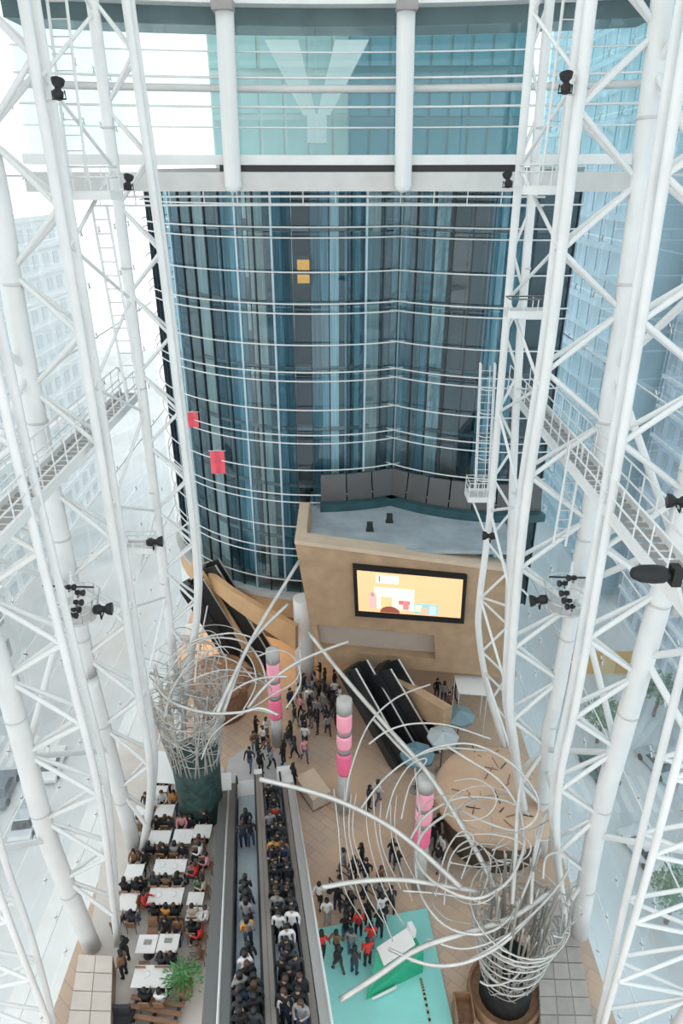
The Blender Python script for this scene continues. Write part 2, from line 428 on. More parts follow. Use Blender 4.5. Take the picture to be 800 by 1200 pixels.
# core panels, listed by where their edges stand in the photograph at mid height of the tower
PAN_A = [(214, 'deep'), (226, 'grey'), (238, 'concrete'), (251, 'deep'), (262, 'teal'), (276, 'blue'), (291, 'navy'), (298, 'concrete'), (314, 'deep'), (322, 'blue'), (334, 'teal'), (344, 'black'), (365, 'teal'), (377, 'blue'), (386, 'pale'),
         (397, 'deep'), (404, 'blue'), (410, 'navy'), (415, 'pale'), (421, 'teal'), (428, 'concrete'), (444, 'navy'), (450, 'deep'), (455, 'black'), (462, None)]
PAN_B = [(461, 'pale'), (473, 'blue'), (479, 'grey'), (492, 'blue'), (500, 'navy'), (503, 'white'), (508, 'pale'), (519, 'brown'), (541, 'brown'), (560, 'navy'), (564, 'blue'), (574, 'pale'), (582, 'teal'), (594, 'blue'), (606, None)]
for c, r, pan in ((CA, RA - 1.5, PAN_A), (CB, RB - 1.5, PAN_B)):
    def phi_at(u):
        d = ray(u, 400); dx, dy = d.x, d.y; ox, oy = -c.x, -c.y       # where the sight line meets the core cylinder
        A_, B_, C_ = dx * dx + dy * dy, 2 * (ox * dx + oy * dy), ox * ox + oy * oy - r * r
        disc = B_ * B_ - 4 * A_ * C_
        t = (-B_ - math.sqrt(max(disc, 0))) / (2 * A_)
        return math.atan2(dx * t - c.x, c.y - dy * t)
    for (u0, k), (u1, _) in zip(pan, pan[1:]):
        f0, f1 = phi_at(u0), phi_at(u1); pm = (f0 + f1) / 2
        rr = r - (.5 if k in ('black', 'navy') else rng.uniform(0, .15))
        block('core_panel', lobe(c, rr, pm, TZM), (2 * r * math.sin((f1 - f0) / 2) - .02, .12, TH_), CORE[k], tower, Matrix.Rotation(pm, 3, 'Z'))
sector(CA, RA, phA0, phA1, ZJ[-1], ZJ[-1] + .2).build('roof', M_GREY, tower)
sector(CB, RB, phB0, phB1, ZJ[-1], ZJ[-1] + .2).build('roof', M_GREY, tower)

e0_, e1_ = lobe(CB, RB - .1, phB1, 0), Vector((CB.x + 1.2, CB.y + 3, 0))
MB().hexa([Vector((q.x + dx, q.y, z)) for z in (ZJ[0], ZJ[-1]) for q, dx in ((e0_, -.2), (e0_, .0), (e1_, .0), (e1_, -.2))]).build('end_wall', M_TEALD, tower)

# lift car in its shaft
def lift(u, v, label):
    p = PY(u, v, 36.9)
    t = thing('lift_car', label, 'lift', p, 'lift cars')
    M_L = mat('lift_orange', (0.80, 0.30, 0.03), .5, 0, .2, 3, 1.0)
    block('cabin', p + Vector((0, .2, 0)), (.80, .5, 1.5), M_DARK, t)
    block('lit_window', p + Vector((0, -.07, .32)), (.66, .06, .5), M_L, t)
    block('lit_window', p + Vector((0, -.07, -.36)), (.66, .06, .42), M_L, t)
    block('sill', p + Vector((0, -.07, -.02)), (.7, .08, .14), mat('lift_brown', (0.20, 0.09, 0.03), .5), t)
lift(356, 318, 'orange lit lift car in the dark shaft high up in the tower')

# red banners hanging on the tower's left curve
M_RED = mat('red_banner', (0.80, 0.10, 0.14), .6, 0, .15, 2)
for u, v, h, lab in ((224, 492, .9, 'higher'), (255, 542, 1.4, 'lower')):
    d = ray(u, v); A_, B_, C_ = d.x ** 2 + d.y ** 2, -2 * (CA.x * d.x + CA.y * d.y), CA.x ** 2 + CA.y ** 2 - (RA + .55) ** 2
    p = CAM + d * ((-B_ - math.sqrt(max(0, B_ * B_ - 4 * A_ * C_))) / (2 * A_))      # just outside the curved glass
    b = thing('red_banner', '%s of two small red banners on the left curve of the tower' % lab, 'banner', p, 'red banners')
    m = MB()
    for i in range(6):
        a = -.42 + i * .14; z_ = lambda q: 0.05 * math.sin(q * 9)
        m.hexa([p + Vector(q) for q in ((a, z_(a), -h / 2), (a + .14, z_(a + .14), -h / 2), (a + .14, z_(a + .14) + .03, -h / 2), (a, z_(a) + .03, -h / 2),
                                        (a, z_(a), h / 2), (a + .14, z_(a + .14), h / 2), (a + .14, z_(a + .14) + .03, h / 2), (a, z_(a) + .03, h / 2))])
    m.build('cloth', M_RED, b)
    bar('wall_bracket', p + Vector((0, .02, h / 2 + .03)), p + Vector((.25, .75, h / 2 + .03)), .02, M_STEEL, b)
    bar('hanging_rod', p + Vector((-.5, 0, h / 2 + .03)), p + Vector((.5, 0, h / 2 + .03)), .02, M_STEEL, b)

# honey-coloured fascia below lobe A and the recess under the tower
def ringband(c, r0, r1, p0, p1, z0, z1, n=24, z0b=None):
    m = MB()
    for i in range(n):
        a = p0 + (p1 - p0) * i / n; b = p0 + (p1 - p0) * (i + 1) / n
        m.hexa([lobe(c, r0, a, z0), lobe(c, r0, b, z0), lobe(c, r1, b, z0), lobe(c, r1, a, z0),
                lobe(c, r0 , a, z1), lobe(c, r0, b, z1), lobe(c, r1, b, z1), lobe(c, r1, a, z1)][::1])
    return m
fa = struct(ringband(CA, RA + .45, RA - .3, phA0, phA1, 4.3, ZT0 + .1).build('trim_4', M_ORANGE), 'honey-coloured curved fascia under the glass tower', 'fascia')
struct(ringband(CA, RA + .55, RA - .3, phA0, phA1, ZT0 + .1, ZT0 + .35).build('trim_5', M_GREYL), 'pale grey edge strip at the foot of the tower glass', 'trim')
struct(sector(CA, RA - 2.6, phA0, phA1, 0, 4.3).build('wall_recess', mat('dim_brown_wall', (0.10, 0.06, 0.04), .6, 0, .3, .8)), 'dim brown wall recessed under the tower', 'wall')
struct(sector(CB, RB - 2.0, phB0 + .1, phB1, 0, 5.9).build('wall_recess_right', M_STONE), 'tan stone wall under the right lobe of the tower', 'wall')
struct(MB().prism([lobe(CA, RA - .3, phA0 + (phA1 - phA0) * i / 20, 0)[:2] for i in range(21)] + [(CA.x, CA.y + 3)], 4.2, 4.34).build('ceiling_recess', M_BEIGE), 'pale ceiling of the recess under the tower', 'ceiling')

# lower honey-coloured band that drops to the right, behind the wire tree
bl = [(224, 656, 668, 38.0), (245, 673, 688, 35.6), (270, 692, 710, 34.2), (305, 713, 735, 33.5), (346, 735, 762, 33.0)]
lb = MB()
for (u0, a0, b0, y0_), (u1, a1, b1, y1_) in zip(bl, bl[1:]):
    D_ = Vector((.15, .35, 0))
    lb.hexa([PY(u0, b0, y0_), PY(u1, b1, y1_), PY(u1, b1, y1_) + D_, PY(u0, b0, y0_) + D_, PY(u0, a0, y0_), PY(u1, a1, y1_), PY(u1, a1, y1_) + D_, PY(u0, a0, y0_) + D_])
struct(lb.build('trim_6', M_ORANGE), 'honey-coloured sloping parapet band below the tower fascia', 'parapet')

# white round pier left of the stone box
pb = Vector((PY(356, 740, 34.55).x, 34.55, 0))
pr = thing('white_pier', 'thick white pier between the sloping parapet and the stone screen box', 'pier', pb)
MB().lathe([(.60, 0), (.60, 6.5)], pb, 20).build('shaft', M_WHITE, pr)
MB().lathe([(.72, 0), (.72, .18), (.62, .24)], pb, 20).build('base_ring', M_GREYL, pr)

# ================================================================== STONE BOX WITH SCREEN
YB = 30.2
def bx_pt(s, t, dy=0.0):
    """bilinear point on the tilted front; s to the right, t downwards"""
    tl, tr_, bl_, br_ = PY(345, 634, YB), PY(604, 668, YB - .3), PY(372, 776, YB + 1.3), PY(604, 794, YB + 1.0)
    p = (tl * (1 - s) + tr_ * s) * (1 - t) + (bl_ * (1 - s) + br_ * s) * t
    return p + Vector((0, dy, 0))
sbx = thing('screen_box', 'large tan stone clad box with a video screen, jutting out below the tower', 'stone box', bx_pt(.5, 1))
ss = [0, .03, .60, 1]; tt = [0, .655, .88, 1]
fr = MB()
for i in range(3):
    for j in range(3):
        if i == 1 and j == 1: continue
        c4 = [(ss[i], tt[j + 1]), (ss[i + 1], tt[j + 1]), (ss[i + 1], tt[j]), (ss[i], tt[j])]
        fr.add([bx_pt(*c) for c in c4] + [bx_pt(*c, .9) for c in c4], [(0, 1, 2, 3), (7, 6, 5, 4), (0, 4, 5, 1), (1, 5, 6, 2), (2, 6, 7, 3), (3, 7, 4, 0)])
fr.build('front_face', M_STONE, sbx)
nb = [(ss[1], tt[2]), (ss[2], tt[2]), (ss[2], tt[1]), (ss[1], tt[1])]
MB().add([bx_pt(*c, .65) for c in nb] + [bx_pt(*c, .85) for c in nb], [(0, 1, 2, 3), (7, 6, 5, 4), (0, 4, 5, 1), (1, 5, 6, 2), (2, 6, 7, 3), (3, 7, 4, 0)]).build('niche_back', mat('niche_panel', (0.50, 0.43, 0.37), .5, 0, .06, 1), sbx)
ztop = bx_pt(0, 0).z
# parapet cap, left return wall, deck on top, underside
tl, tr_ = bx_pt(0, 0), bx_pt(1, 0)
MB().hexa([tl + Vector((0, -.05, -.15)), tr_ + Vector((0, -.05, -.15)), tr_ + Vector((0, .95, -.15)), tl + Vector((0, .95, -.15)),
           tl + Vector((0, -.05, .06)), tr_ + Vector((0, -.05, .06)), tr_ + Vector((0, .95, .06)), tl + Vector((0, .95, .06))]).build('parapet_cap', M_STONE_L, sbx)
back = PY(360, 610, 33.2)
MB().hexa([bx_pt(0, 1) + Vector((0, .9, 0)), bx_pt(0, 1) + Vector((.6, .9, 0)), bx_pt(0, 1) + Vector((.6, 6, 0)), bx_pt(0, 1) + Vector((0, 6, 0)),
           tl + Vector((0, .9, 0)), tl + Vector((.6, .9, 0)), tl + Vector((.6, 4.6, 0)), tl + Vector((0, 4.6, 0))]).build('side_face', M_STONE, sbx)
MB().box((tl.x + .02, tl.y + .9, ztop - .15), (tl.x + .55, tl.y + 4.4, ztop + .06)).build('parapet_cap', M_STONE_L, sbx)
M_DECK = mat('blue_grey_deck', (0.33, 0.38, 0.41), .6, 0, .18, .9)
MB().prism([(tl.x + .5, tl.y + .5), (tr_.x, tr_.y + .5), (tr_.x + .5, 38), (tl.x + .5, 38)], ztop - .9, ztop - .7).build('roof_deck', M_DECK, sbx)
b0, b1 = bx_pt(0, 1), bx_pt(1, 1)
MB().hexa([b0, b1, b1 + Vector((0, 6, 0)), b0 + Vector((0, 6, 0)), b0 + Vector((0, 0, .3)), b1 + Vector((0, 0, .3)), b1 + Vector((0, 6, .3)), b0 + Vector((0, 6, .3))]).build('underside', M_STONE, sbx)
# dark glass skirting of the tower rising from the deck, with upright joints, and teal gutter edge
for c, r, p0, p1 in ((CA, RA + .12, math.radians(1.5), phA1), (CB, RB + .12, phB0, phB1)):
    n = max(3, int((p1 - p0) * r / 1.15))
    for i in range(n):
        a = p0 + (p1 - p0) * i / n; b = p0 + (p1 - p0) * (i + 1) / n
        g = .004
        MB().hexa([lobe(c, r + .5, a + g, ztop - .7), lobe(c, r + .5, b - g, ztop - .7), lobe(c, r, b - g, ztop - .7), lobe(c, r, a + g, ztop - .7),
                   lobe(c, r + .15, a + g, ztop + 1.25), lobe(c, r + .15, b - g, ztop + 1.25), lobe(c, r, b - g, ztop + 1.25), lobe(c, r, a + g, ztop + 1.25)]).build('skirting_panel', mat('dark_grey_skirting', (0.085, 0.085, 0.085), .35, 0, .1, 1), tower)
    ringband(c, r + .95, r + .5, p0, p1, ztop - .7, ztop - .25, 12).build('gutter_edge', M_TEALD, tower)
for k, (u, v) in enumerate(((433, 622), (456, 612))):
    p = PZ(u, v, ztop - .7)
    f_ = thing('floodlight', 'small dark floodlight on the roof deck, %s the tower notch' % ('just left of' if k == 0 else 'right at'), 'floodlight', p, 'floodlights on the deck')
    MB().box(p + Vector((-.16, -.12, .12)), p + Vector((.16, .12, .5))).build('housing', M_DARK, f_)
    MB().box(p + Vector((-.2, -.14, 0)), p + Vector((.2, .14, .12))).build('foot', M_DARK, f_)

# screen
def scr(s, t, dy): # a frame of its own on the tilted front
    a, b, c, d = PY(413, 662, YB - .12), PY(547, 674, YB - .27), PY(416, 721, YB + .38), PY(543, 730, YB + .25)
    return (a * (1 - s) + b * s) * (1 - t) + (c * (1 - s) + d * s) * t + Vector((0, dy, 0))
def quadslab(s0, s1, t0, t1, d0, d1):
    c4 = [(s0, t1), (s1, t1), (s1, t0), (s0, t0)]
    return MB().add([scr(*c, d0) for c in c4] + [scr(*c, d1) for c in c4], [(0, 1, 2, 3), (7, 6, 5, 4), (0, 4, 5, 1), (1, 5, 6, 2), (2, 6, 7, 3), (3, 7, 4, 0)])
sc_ = thing('video_screen', 'wide black framed video screen showing a peach coloured picture', 'screen', scr(.5, 1, 0))
quadslab(0, 1, 0, 1, -.10, .25).build('frame', M_BLACK, sc_)
def em(name, c, e=1.0): return mat(name, c, .4, 0, 0, 1, e)
disp = quadslab(.035, .965, .075, .875, -.115, -.10).build('display', em('screen_peach', (0.92, 0.56, 0.29), .55), sc_)
SP = [  # s0,s1,t0,t1,colour: coloured patches of the picture
    (.20, .40, .12, .28, (0.95, 0.86, 0.74)), (.225, .235, .14, .26, (0.15, 0.12, 0.12)), (.33, .37, .17, .26, (0.70, 0.68, 0.66)), (.24, .29, .15, .17, (.8, .72, .62)),
    (.18, .54, .36, .80, (0.95, 0.84, 0.72)), (.27, .275, .36, .55, (0.8, 0.6, 0.45)), (.13, .20, .50, .80, (0.80, 0.50, 0.45)), (.15, .18, .48, .56, (0.55, 0.30, 0.35)),
    (.24, .34, .55, .80, (0.95, 0.62, 0.30)), (.40, .50, .60, .68, (0.75, 0.18, 0.16)), (.44, .49, .60, .78, (0.80, 0.25, 0.25)),
    (.54, .76, .63, .85, (0.35, 0.62, 0.66)), (.55, .61, .66, .80, (0.92, 0.75, 0.55)), (.60, .67, .72, .85, (0.85, 0.52, 0.38)), (.68, .74, .66, .84, (0.55, 0.74, 0.82))]
for i, (s0, s1, t0, t1, c) in enumerate(SP):
    quadslab(s0, s1, t0, t1, -.119 - .0008 * i, -.115).build('picture_patch', em('screen_patch_%d' % i, c, .5), disp)
pts = [(.32 + .09 * math.cos(a), .865 - .13 * math.sin(a)) for a in [math.pi * i / 10 for i in range(11)]]
MB().add([scr(s, t, -.135) for s, t in pts] + [scr(s, t, -.116) for s, t in pts], [tuple(range(11))[::-1], tuple(range(11, 22))] + [(i, i + 1, i + 12, i + 11) for i in range(10)]).build('picture_patch', em('screen_patch_hair', (0.28, 0.08, 0.05), .6), disp)

# warm lamps of the space under the box and under the tower
def lamp(p, e, c, size=1.5):
    l = bpy.data.lights.new('warm_downlight', 'AREA'); l.energy = e; l.color = c; l.size = size
    o = bpy.data.objects.new('warm_downlight', l); COL.objects.link(o); o.location = p
    return o
for i, (x, y) in enumerate(((-8.6, 39.6), (-5.6, 36.4))):
    lamp((x, y, 4.1), 160, (1, .72, .42), 1.6)
lamp((2.5, 34.5, 4.2), 60, (1, .76, .5), 1.6)
# ================================================================== TRUSSES
def curve_by_z(pts):
    """polyline -> function giving the point at a height"""
    pts = sorted(pts, key=lambda p: p.z)
    def f(z):
        if z <= pts[0].z: return pts[0].copy()
        for a, b in zip(pts, pts[1:]):
            if z <= b.z: return a.lerp(b, (z - a.z) / max(b.z - a.z, 1e-6))
        return pts[-1].copy()
    return f
def chord_pts(px, Y, ztop=36.5, zbot=None):
    p = [PY(u, v, Y) for u, v in px]
    if p[0].z < ztop:           # runs on straight up to the roof
        p.insert(0, Vector((p[0].x, Y, ztop)))
    q = [a for a in p if a.z <= ztop + .01]
    if zbot is not None: q[-1] = Vector((q[-1].x, q[-1].y, zbot))
    return q
def truss(label, Y, inner_px, outer_px, r_in, r_out, pair=.35, dz=3.3, r_br=.075, z_off=0.0, group='lattice trusses', zmin=0.6, ztop=36.5):
    pin, pout = chord_pts(inner_px, Y, ztop), chord_pts(outer_px, Y, ztop)
    pin[-1].z = max(pin[-1].z, 0.03); pout[-1].z = max(pout[-1].z, 0.03)
    root = thing('lattice_truss', label, 'truss', (pout[-1].x, Y, 0.0), group)
    fi = curve_by_z(pin); fo = curve_by_z(pout)
    for s in ((-1, 1) if pair else (0,)):
        k = [p + Vector((0, s * pair * min(1, max(.3, (p.z - 0.5) / 5)), 0)) for p in pin]
        MB().tube(smooth_line(k, 5), r_in, 10).build('inner_chord', M_STEEL, root)
    MB().tube(smooth_line(pout, 3), r_out, 16).build('outer_column', M_STEEL, root)
    for z in [zmin + 3 + 4.5 * i for i in range(8)]:          # welded joints of the column
        if z < ztop - .5:
            p = fo(z); q = (fo(z + .3) - fo(z - .3)).normalized()
            MB().lathe([(r_out + .012, -.04), (r_out + .012, .04)], p, 16, q).build('joint_ring', M_STEEL2, root)
    z = ztop - .8 - z_off; top = True
    while z - dz > zmin:
        a, m, b = z, z - dz / 2, z - dz
        for s in ((-1, 1) if pair else (0,)):
            off = Vector((0, s * pair, 0))
            bar('brace', fi(a) + off, fo(m), r_br, M_STEEL, root)
            bar('brace', fo(m), fi(b) + off, r_br, M_STEEL, root)
        z = b
    return root, fi, fo
TR = {}
TR['L2'] = truss('slim lattice truss in front of the left edge of the glass tower', 26.5,
    [(150, 0), (186, 260), (203, 400), (230, 640), (231, 715), (224, 768), (212, 860), (211, 928)], [(108, 0), (159, 400), (206, 800), (213, 935)], .14, .2, .3, 3.0, .06)
TR['L1'] = truss('heavy lattice truss at left with black spotlight beside its top and cafe at its foot', 22.3,
    [(34, 0), (101, 400), (165, 800), (178, 884), (176, 940), (166, 1000)], [(-30, 100), (0, 243), (25, 400), (100, 770), (108, 805), (160, 1003)], .16, .34, .4, 3.7, .085)
TR['L0'] = truss('lattice truss at the lower left whose thick column leans to the beige ledge', 17.8,
    [(2, 425), (37, 580), (91, 800), (122, 935), (138, 1104)], [(-60, 600), (7, 800), (50, 962), (77, 1036), (110, 1117)], .13, .36, .35, 3.3, .085)
TR['LN'] = truss('nearest lattice truss in the bottom left corner, cut by the frame', 13.6,
    [(-40, 880), (0, 1020), (32, 1110), (60, 1200), (90, 1330)], [(-140, 900), (-60, 1150), (20, 1330)], .1, .3, .32, 3.0, .07)
TR['R2'] = truss('slim lattice truss at the right edge of the tower, before the stone box', 26.5,
    [(626, 0), (591, 400), (574, 602), (562, 700), (561, 745), (572, 810), (592, 880), (596, 928)], [(644, 0), (609, 400), (598, 640), (594, 800), (598, 935)], .15, .16, 0, 3.0, .06)
TR['R1'] = truss('heavy lattice truss at right with twin inner tubes and rows of paired braces', 22.3,
    [(688, 0), (641, 400), (611, 602), (595, 800), (600, 860), (612, 940), (624, 995)], [(776, 0), (725, 400), (655, 800), (641, 868), (633, 1003)], .17, .3, .36, 3.7, .085, 1.2)
TR['R0'] = truss('lattice truss at the lower right with the thickest white column', 18.0,
    [(800, 30), (742, 400), (675, 800), (654, 900), (650, 980), (662, 1080)], [(830, 470), (796, 620), (746, 800), (699, 969), (678, 1094)], .13, .36, .3, 3.3, .085)
TR['RN'] = truss('nearest lattice truss in the bottom right corner, cut by the frame', 13.6,
    [(858, 600), (806, 800), (755, 1000), (704, 1200), (680, 1330)], [(960, 800), (900, 1000), (800, 1200), (720, 1340)], .11, .3, .38, 3.0, .07)

def bracing(label, fa, fb, z0, z1, dz, r=.06):
    root = thing('wall_bracing', label, 'bracing', fa(z0), 'wall bracing between trusses')
    z = z1; flip = False
    while z - dz >= z0:
        bar('brace', (fb if flip else fa)(z), (fa if flip else fb)(z - dz), r, M_STEEL, root)
        z -= dz; flip = not flip
    return root
bracing('zigzag bracing between the slim and the heavy left-hand truss', TR['L1'][1], TR['L2'][2], 4, 36, 2.2)
bracing('zigzag bracing between the slim and the heavy right-hand truss', TR['R1'][1], TR['R2'][1], 4, 36, 2.2)
bracing('zigzag bracing between the lower left truss and the heavy left truss', TR['L0'][2], TR['L1'][2], 3, 36, 4.2, .12)
bracing('zigzag bracing between the lower right truss and the heavy right truss', TR['R0'][2], TR['R1'][2], 3, 36, 4.2, .12)
bracing('zigzag bracing between the two nearest left-hand trusses', TR['LN'][2], TR['L0'][2], 3, 36, 4.2, .12)
bracing('zigzag bracing between the two nearest right-hand trusses', TR['RN'][2], TR['R0'][2], 3, 36, 4.2, .12)

# ------------------------------------------------------------------ ladders
def ladder(label, p0, p1, side, w=.5, step=.42, cage=False):
    p0 = Vector(p0); p1 = Vector(p1); side = Vector(side).normalized()
    root = thing('ladder', label, 'ladder', p0, 'access ladders')
    for s in (-1, 1): bar('rail', p0 + side * s * w / 2, p1 + side * s * w / 2, .045, M_STEEL, root, 6)
    n = int((p1 - p0).length / step)
    for i in range(1, n):
        p = p0.lerp(p1, i / n)
        bar('rung', p - side * w / 2, p + side * w / 2, .02, M_STEEL2, root, 6)
    if cage:
        nrm = (p1 - p0).cross(side).normalized()
        if nrm.y > 0: nrm = -nrm
        for i in range(2, n, 3):
            p = p0.lerp(p1, i / n)
            MB().tube([p + side * w / 2 * math.cos(a) * 1.15 + nrm * .6 * math.sin(a) for a in [math.pi * j / 8 for j in range(9)]], .022, 5).build('cage_hoop', M_STEEL, root)
        for a in (.5, 1.57, 2.6):
            o = side * w / 2 * math.cos(a) * 1.15 + nrm * .6 * math.sin(a)
            bar('cage_strip', p0 + o, p1 + o, .018, M_STEEL, root, 5)
    return root
ladder('upper white ladder between chords of the left truss above the small platform', PY(92, 212, 24.0), PY(64, -20, 24.0), (1, 0, 0), .55)
ladder('long white ladder below the small platform of the left truss', PY(157, 470, 24.6), PY(116, 240, 24.6), (1, 0, 0), .5)
ladder('white ladder high between chords of the right truss', PY(642, 215, 24.0), PY(671, -20, 24.0), (1, 0, 0), .42)
ladder('caged white ladder against the right side of the glass tower', PY(564, 575, 29.3), PY(571, 425, 29.3), (1, 0, 0), .62, .35, True)
ladder('white ladder low on the heavy right truss beside the spotlight platform', PY(655, 640, 21.6), PY(676, 520, 21.6), (1, 0, 0), .45, .35)

# small platforms on the trusses
def platform(name, label, c, sx, sy, rail=1.0, group='truss platforms'):
    c = Vector(c); root = thing(name, label, 'platform', c, group)
    block('deck', c + Vector((0, 0, -.06)), (sx, sy, .12), M_STEEL2, root)
    for s in (-1, 1):
        block('edge_beam', c + Vector((0, s * sy / 2, -.02)), (sx, .08, .26), M_STEEL, root)
        block('edge_beam', c + Vector((s * sx / 2, 0, -.02)), (.08, sy, .26), M_STEEL, root)
    for h in (.5, rail):
        q = [c + Vector((a * sx / 2, b * sy / 2, h)) for a, b in ((-1, -1), (1, -1), (1, 1), (-1, 1))]
        MB().tube(q, .025, 6, closed=True).build('handrail', M_STEEL, root)
    for a in (-1, -.33, .33, 1):
        for b in (-1, 1): bar('post', c + Vector((a * sx / 2, b * sy / 2, 0)), c + Vector((a * sx / 2, b * sy / 2, rail)), .02, M_STEEL, root, 6)
    return root
platform('truss_platform', 'small railed platform high between the two left-hand trusses', PY(105, 228, 24.2), 1.6, 1.2, .8)
platform('truss_platform', 'small railed platform high between the two right-hand trusses', PY(632, 222, 24.2), 1.2, 1.0, .7)
lp = platform('truss_platform', 'railed landing at the foot of the caged ladder by the tower', PY(562, 580, 29.3), 1.2, 1.0, .8)
for dx in (-.4, .4): bar('support_arm', wloc(lp) + Vector((dx, 0, -.1)), TR['R2'][1](wloc(lp).z - .8), .05, M_STEEL, lp)
platform('truss_platform', 'white bracket platform half way up the right truss', PY(618, 366, 25.0), 1.5, .7, .5)
platform('truss_platform', 'short bracket platform carrying a black spotlight on the left slim truss', PY(165, 640, 24.3), 1.2, .7, .3)

# catwalks along the side walls
def catwalk(label, x, y0, y1, z, w=.95):
    root = thing('catwalk', label, 'catwalk', (x, y0, z), 'catwalks')
    for s in (-1, 1):
        block('side_beam', (x + s * w / 2, (y0 + y1) / 2, z), (.1, y1 - y0, .32), M_STEEL, root)
        for h in (.55, 1.1): bar('handrail', (x + s * w / 2, y0, z + h), (x + s * w / 2, y1, z + h), .03, M_STEEL, root, 6)
        n = int((y1 - y0) / 1.0)
        for i in range(n + 1):
            y = y0 + (y1 - y0) * i / n
            bar('post', (x + s * w / 2, y, z), (x + s * w / 2, y, z + 1.1), .025, M_STEEL, root, 6)
    n = int((y1 - y0) / .42)
    for i in range(n):
        block('grating_tread', (x, y0 + (i + .5) * (y1 - y0) / n, z - .05), (w - .1, .24, .05), M_GREY, root)
    return root
catwalk('long white railed catwalk along the left glass wall', -9.3, 11.5, 29.5, 20.6)
catwalk('long white railed catwalk along the right glass wall', 8.2, 11.0, 31.0, 20.3)

# ------------------------------------------------------------------ spotlights and loudspeakers
def spotlight(label, p, d, s=1.0, group='black spotlights', hold=None):
    p = Vector(p); d = Vector(d).normalized()
    root = thing('spotlight', label, 'spotlight', p, group)
    hs_ = MB().lathe([(.10 * s, -.30 * s), (.17 * s, -.26 * s), (.19 * s, -.05 * s), (.11 * s, .02 * s), (.11 * s, .1 * s), (.2 * s, .2 * s), (.24 * s, .36 * s), (.2 * s, .37 * s)], p, 14, d).build('housing', M_BLACK, root)
    MB().lathe([(.19 * s, .33 * s), (.19 * s, .375 * s)], p, 14, d).build('lens', M_DARK, hs_)
    if hold is not None: bar('mounting_arm', p - Vector((0, 0, .26 * s)), hold, .035, M_STEEL, root)
    side = d.cross(Vector((0, 0, 1))).normalized()
    MB().tube([p + side * .22 * s, p + side * .24 * s - Vector((0, 0, .26 * s)), p - side * .24 * s - Vector((0, 0, .26 * s)), p - side * .22 * s], .03 * s, 6).build('yoke', M_BLACK, root)
    return root
SPOTS = [((68, 106), 21.8, (0, .4, 1), .78, 'black spotlight high on the inner tube of the heavy left truss'),
    ((150, 215), 25.6, (.1, .5, 1), .72, 'black spotlight at the left end of the ring beam'),
    ((663, 99), 21.8, (0, .4, 1), .78, 'black spotlight high on the inner tube of the heavy right truss'),
    ((595, 212), 25.6, (-.1, .5, 1), .72, 'black spotlight at the right end of the ring beam'),
    ((180, 635), 24.0, (1, .1, 0), .95, 'black spotlight on the left slim truss, pointing into the atrium'),
    ((119, 714), 20.6, (1, .1, 0), 1.0, 'big black spotlight under the left spotlight basket'),
    ((574, 628), 25.6, (-1, .1, 0), .85, 'black spotlight on the right slim truss, beside the stone box top'),
    ((632, 703), 20.8, (-1, .1, -.2), .95, 'big black spotlight under the right spotlight basket'),
    ((796, 588), 15.6, (-1, .2, 0), .8, 'black spotlight at the right edge of the picture above the loudspeaker')]
SH = [TR['L1'][1], TR['L2'][2], TR['R1'][1], TR['R2'][1], TR['L2'][1], TR['L1'][2], TR['R2'][1], TR['R1'][1], TR['R0'][2]]
for ((u, v), Y, d, s, lab), fh in zip(SPOTS, SH):
    p = PY(u, v, Y); spotlight(lab, p, d, s, hold=fh(p.z - .26 * s))
p = PY(771, 673, 12.4)
ls = thing('horn_loudspeaker', 'large bullet-shaped black loudspeaker on the right catwalk', 'loudspeaker', p)
MB().lathe([(.02, -.62), (.12, -.56), (.19, -.38), (.205, -.1), (.19, .1), (.13, .2), (.12, .3)], p, 18, (1, .05, -.08)).build('shell', M_BLACK, ls)
block('bracket', p + Vector((.36, 0, -.02)), (.2, .3, .42), M_BLACK, ls)
bar('arm', p + Vector((.4, 0, -.1)), Vector((7.72, 12.9, 20.3)), .05, M_STEEL, ls)

def basket(label, c, sgn):
    c = Vector(c); root = thing('spotlight_basket', label, 'light basket', c, 'spotlight baskets')
    MB().lathe([(.62, -.05), (.62, .04)], c, 18).build('deck', M_STEEL2, root)
    for h, r in ((.45, .72), (.95, .85)):
        MB().tube([c + Vector((r * math.cos(a), r * math.sin(a), h)) for a in [2 * math.pi * i / 20 for i in range(20)]], .03, 6, closed=True).build('hoop', M_CHROME, root)
    for i in range(12):
        a = 2 * math.pi * i / 12
        bar('stay', c + Vector((.6 * math.cos(a), .6 * math.sin(a), 0)), c + Vector((.86 * math.cos(a), .86 * math.sin(a), .98)), .022, M_CHROME, root, 6)
    bar('light_rail', c + Vector((-.9, -.4, 1.55)), c + Vector((.9, -.4, 1.5)), .035, M_DARK, root)
    bar('mast', c + Vector((0, 0, 0)), c + Vector((0, 0, 1.9)), .05, M_STEEL, root)
    for i, (dx, dz) in enumerate(((.1, .55), (.25, .8), (.38, 1.1), (.5, 1.5), (.22, 1.72))):
        q = c + Vector((sgn * dx, -.75, dz))
        spotlight('%s small black spotlight up in the %s' % (ORD[i], 'left basket' if sgn > 0 else 'right basket'), q, (sgn, -.25, .1), .5, 'small spotlights in the baskets', c + Vector((0, 0, min(1.85, dz + .05))))
basket('round railed basket of small spotlights on the left truss', PY(93, 722, 20.9), 1)
basket('round railed basket of small spotlights on the right truss', PY(662, 712, 20.9), -1)

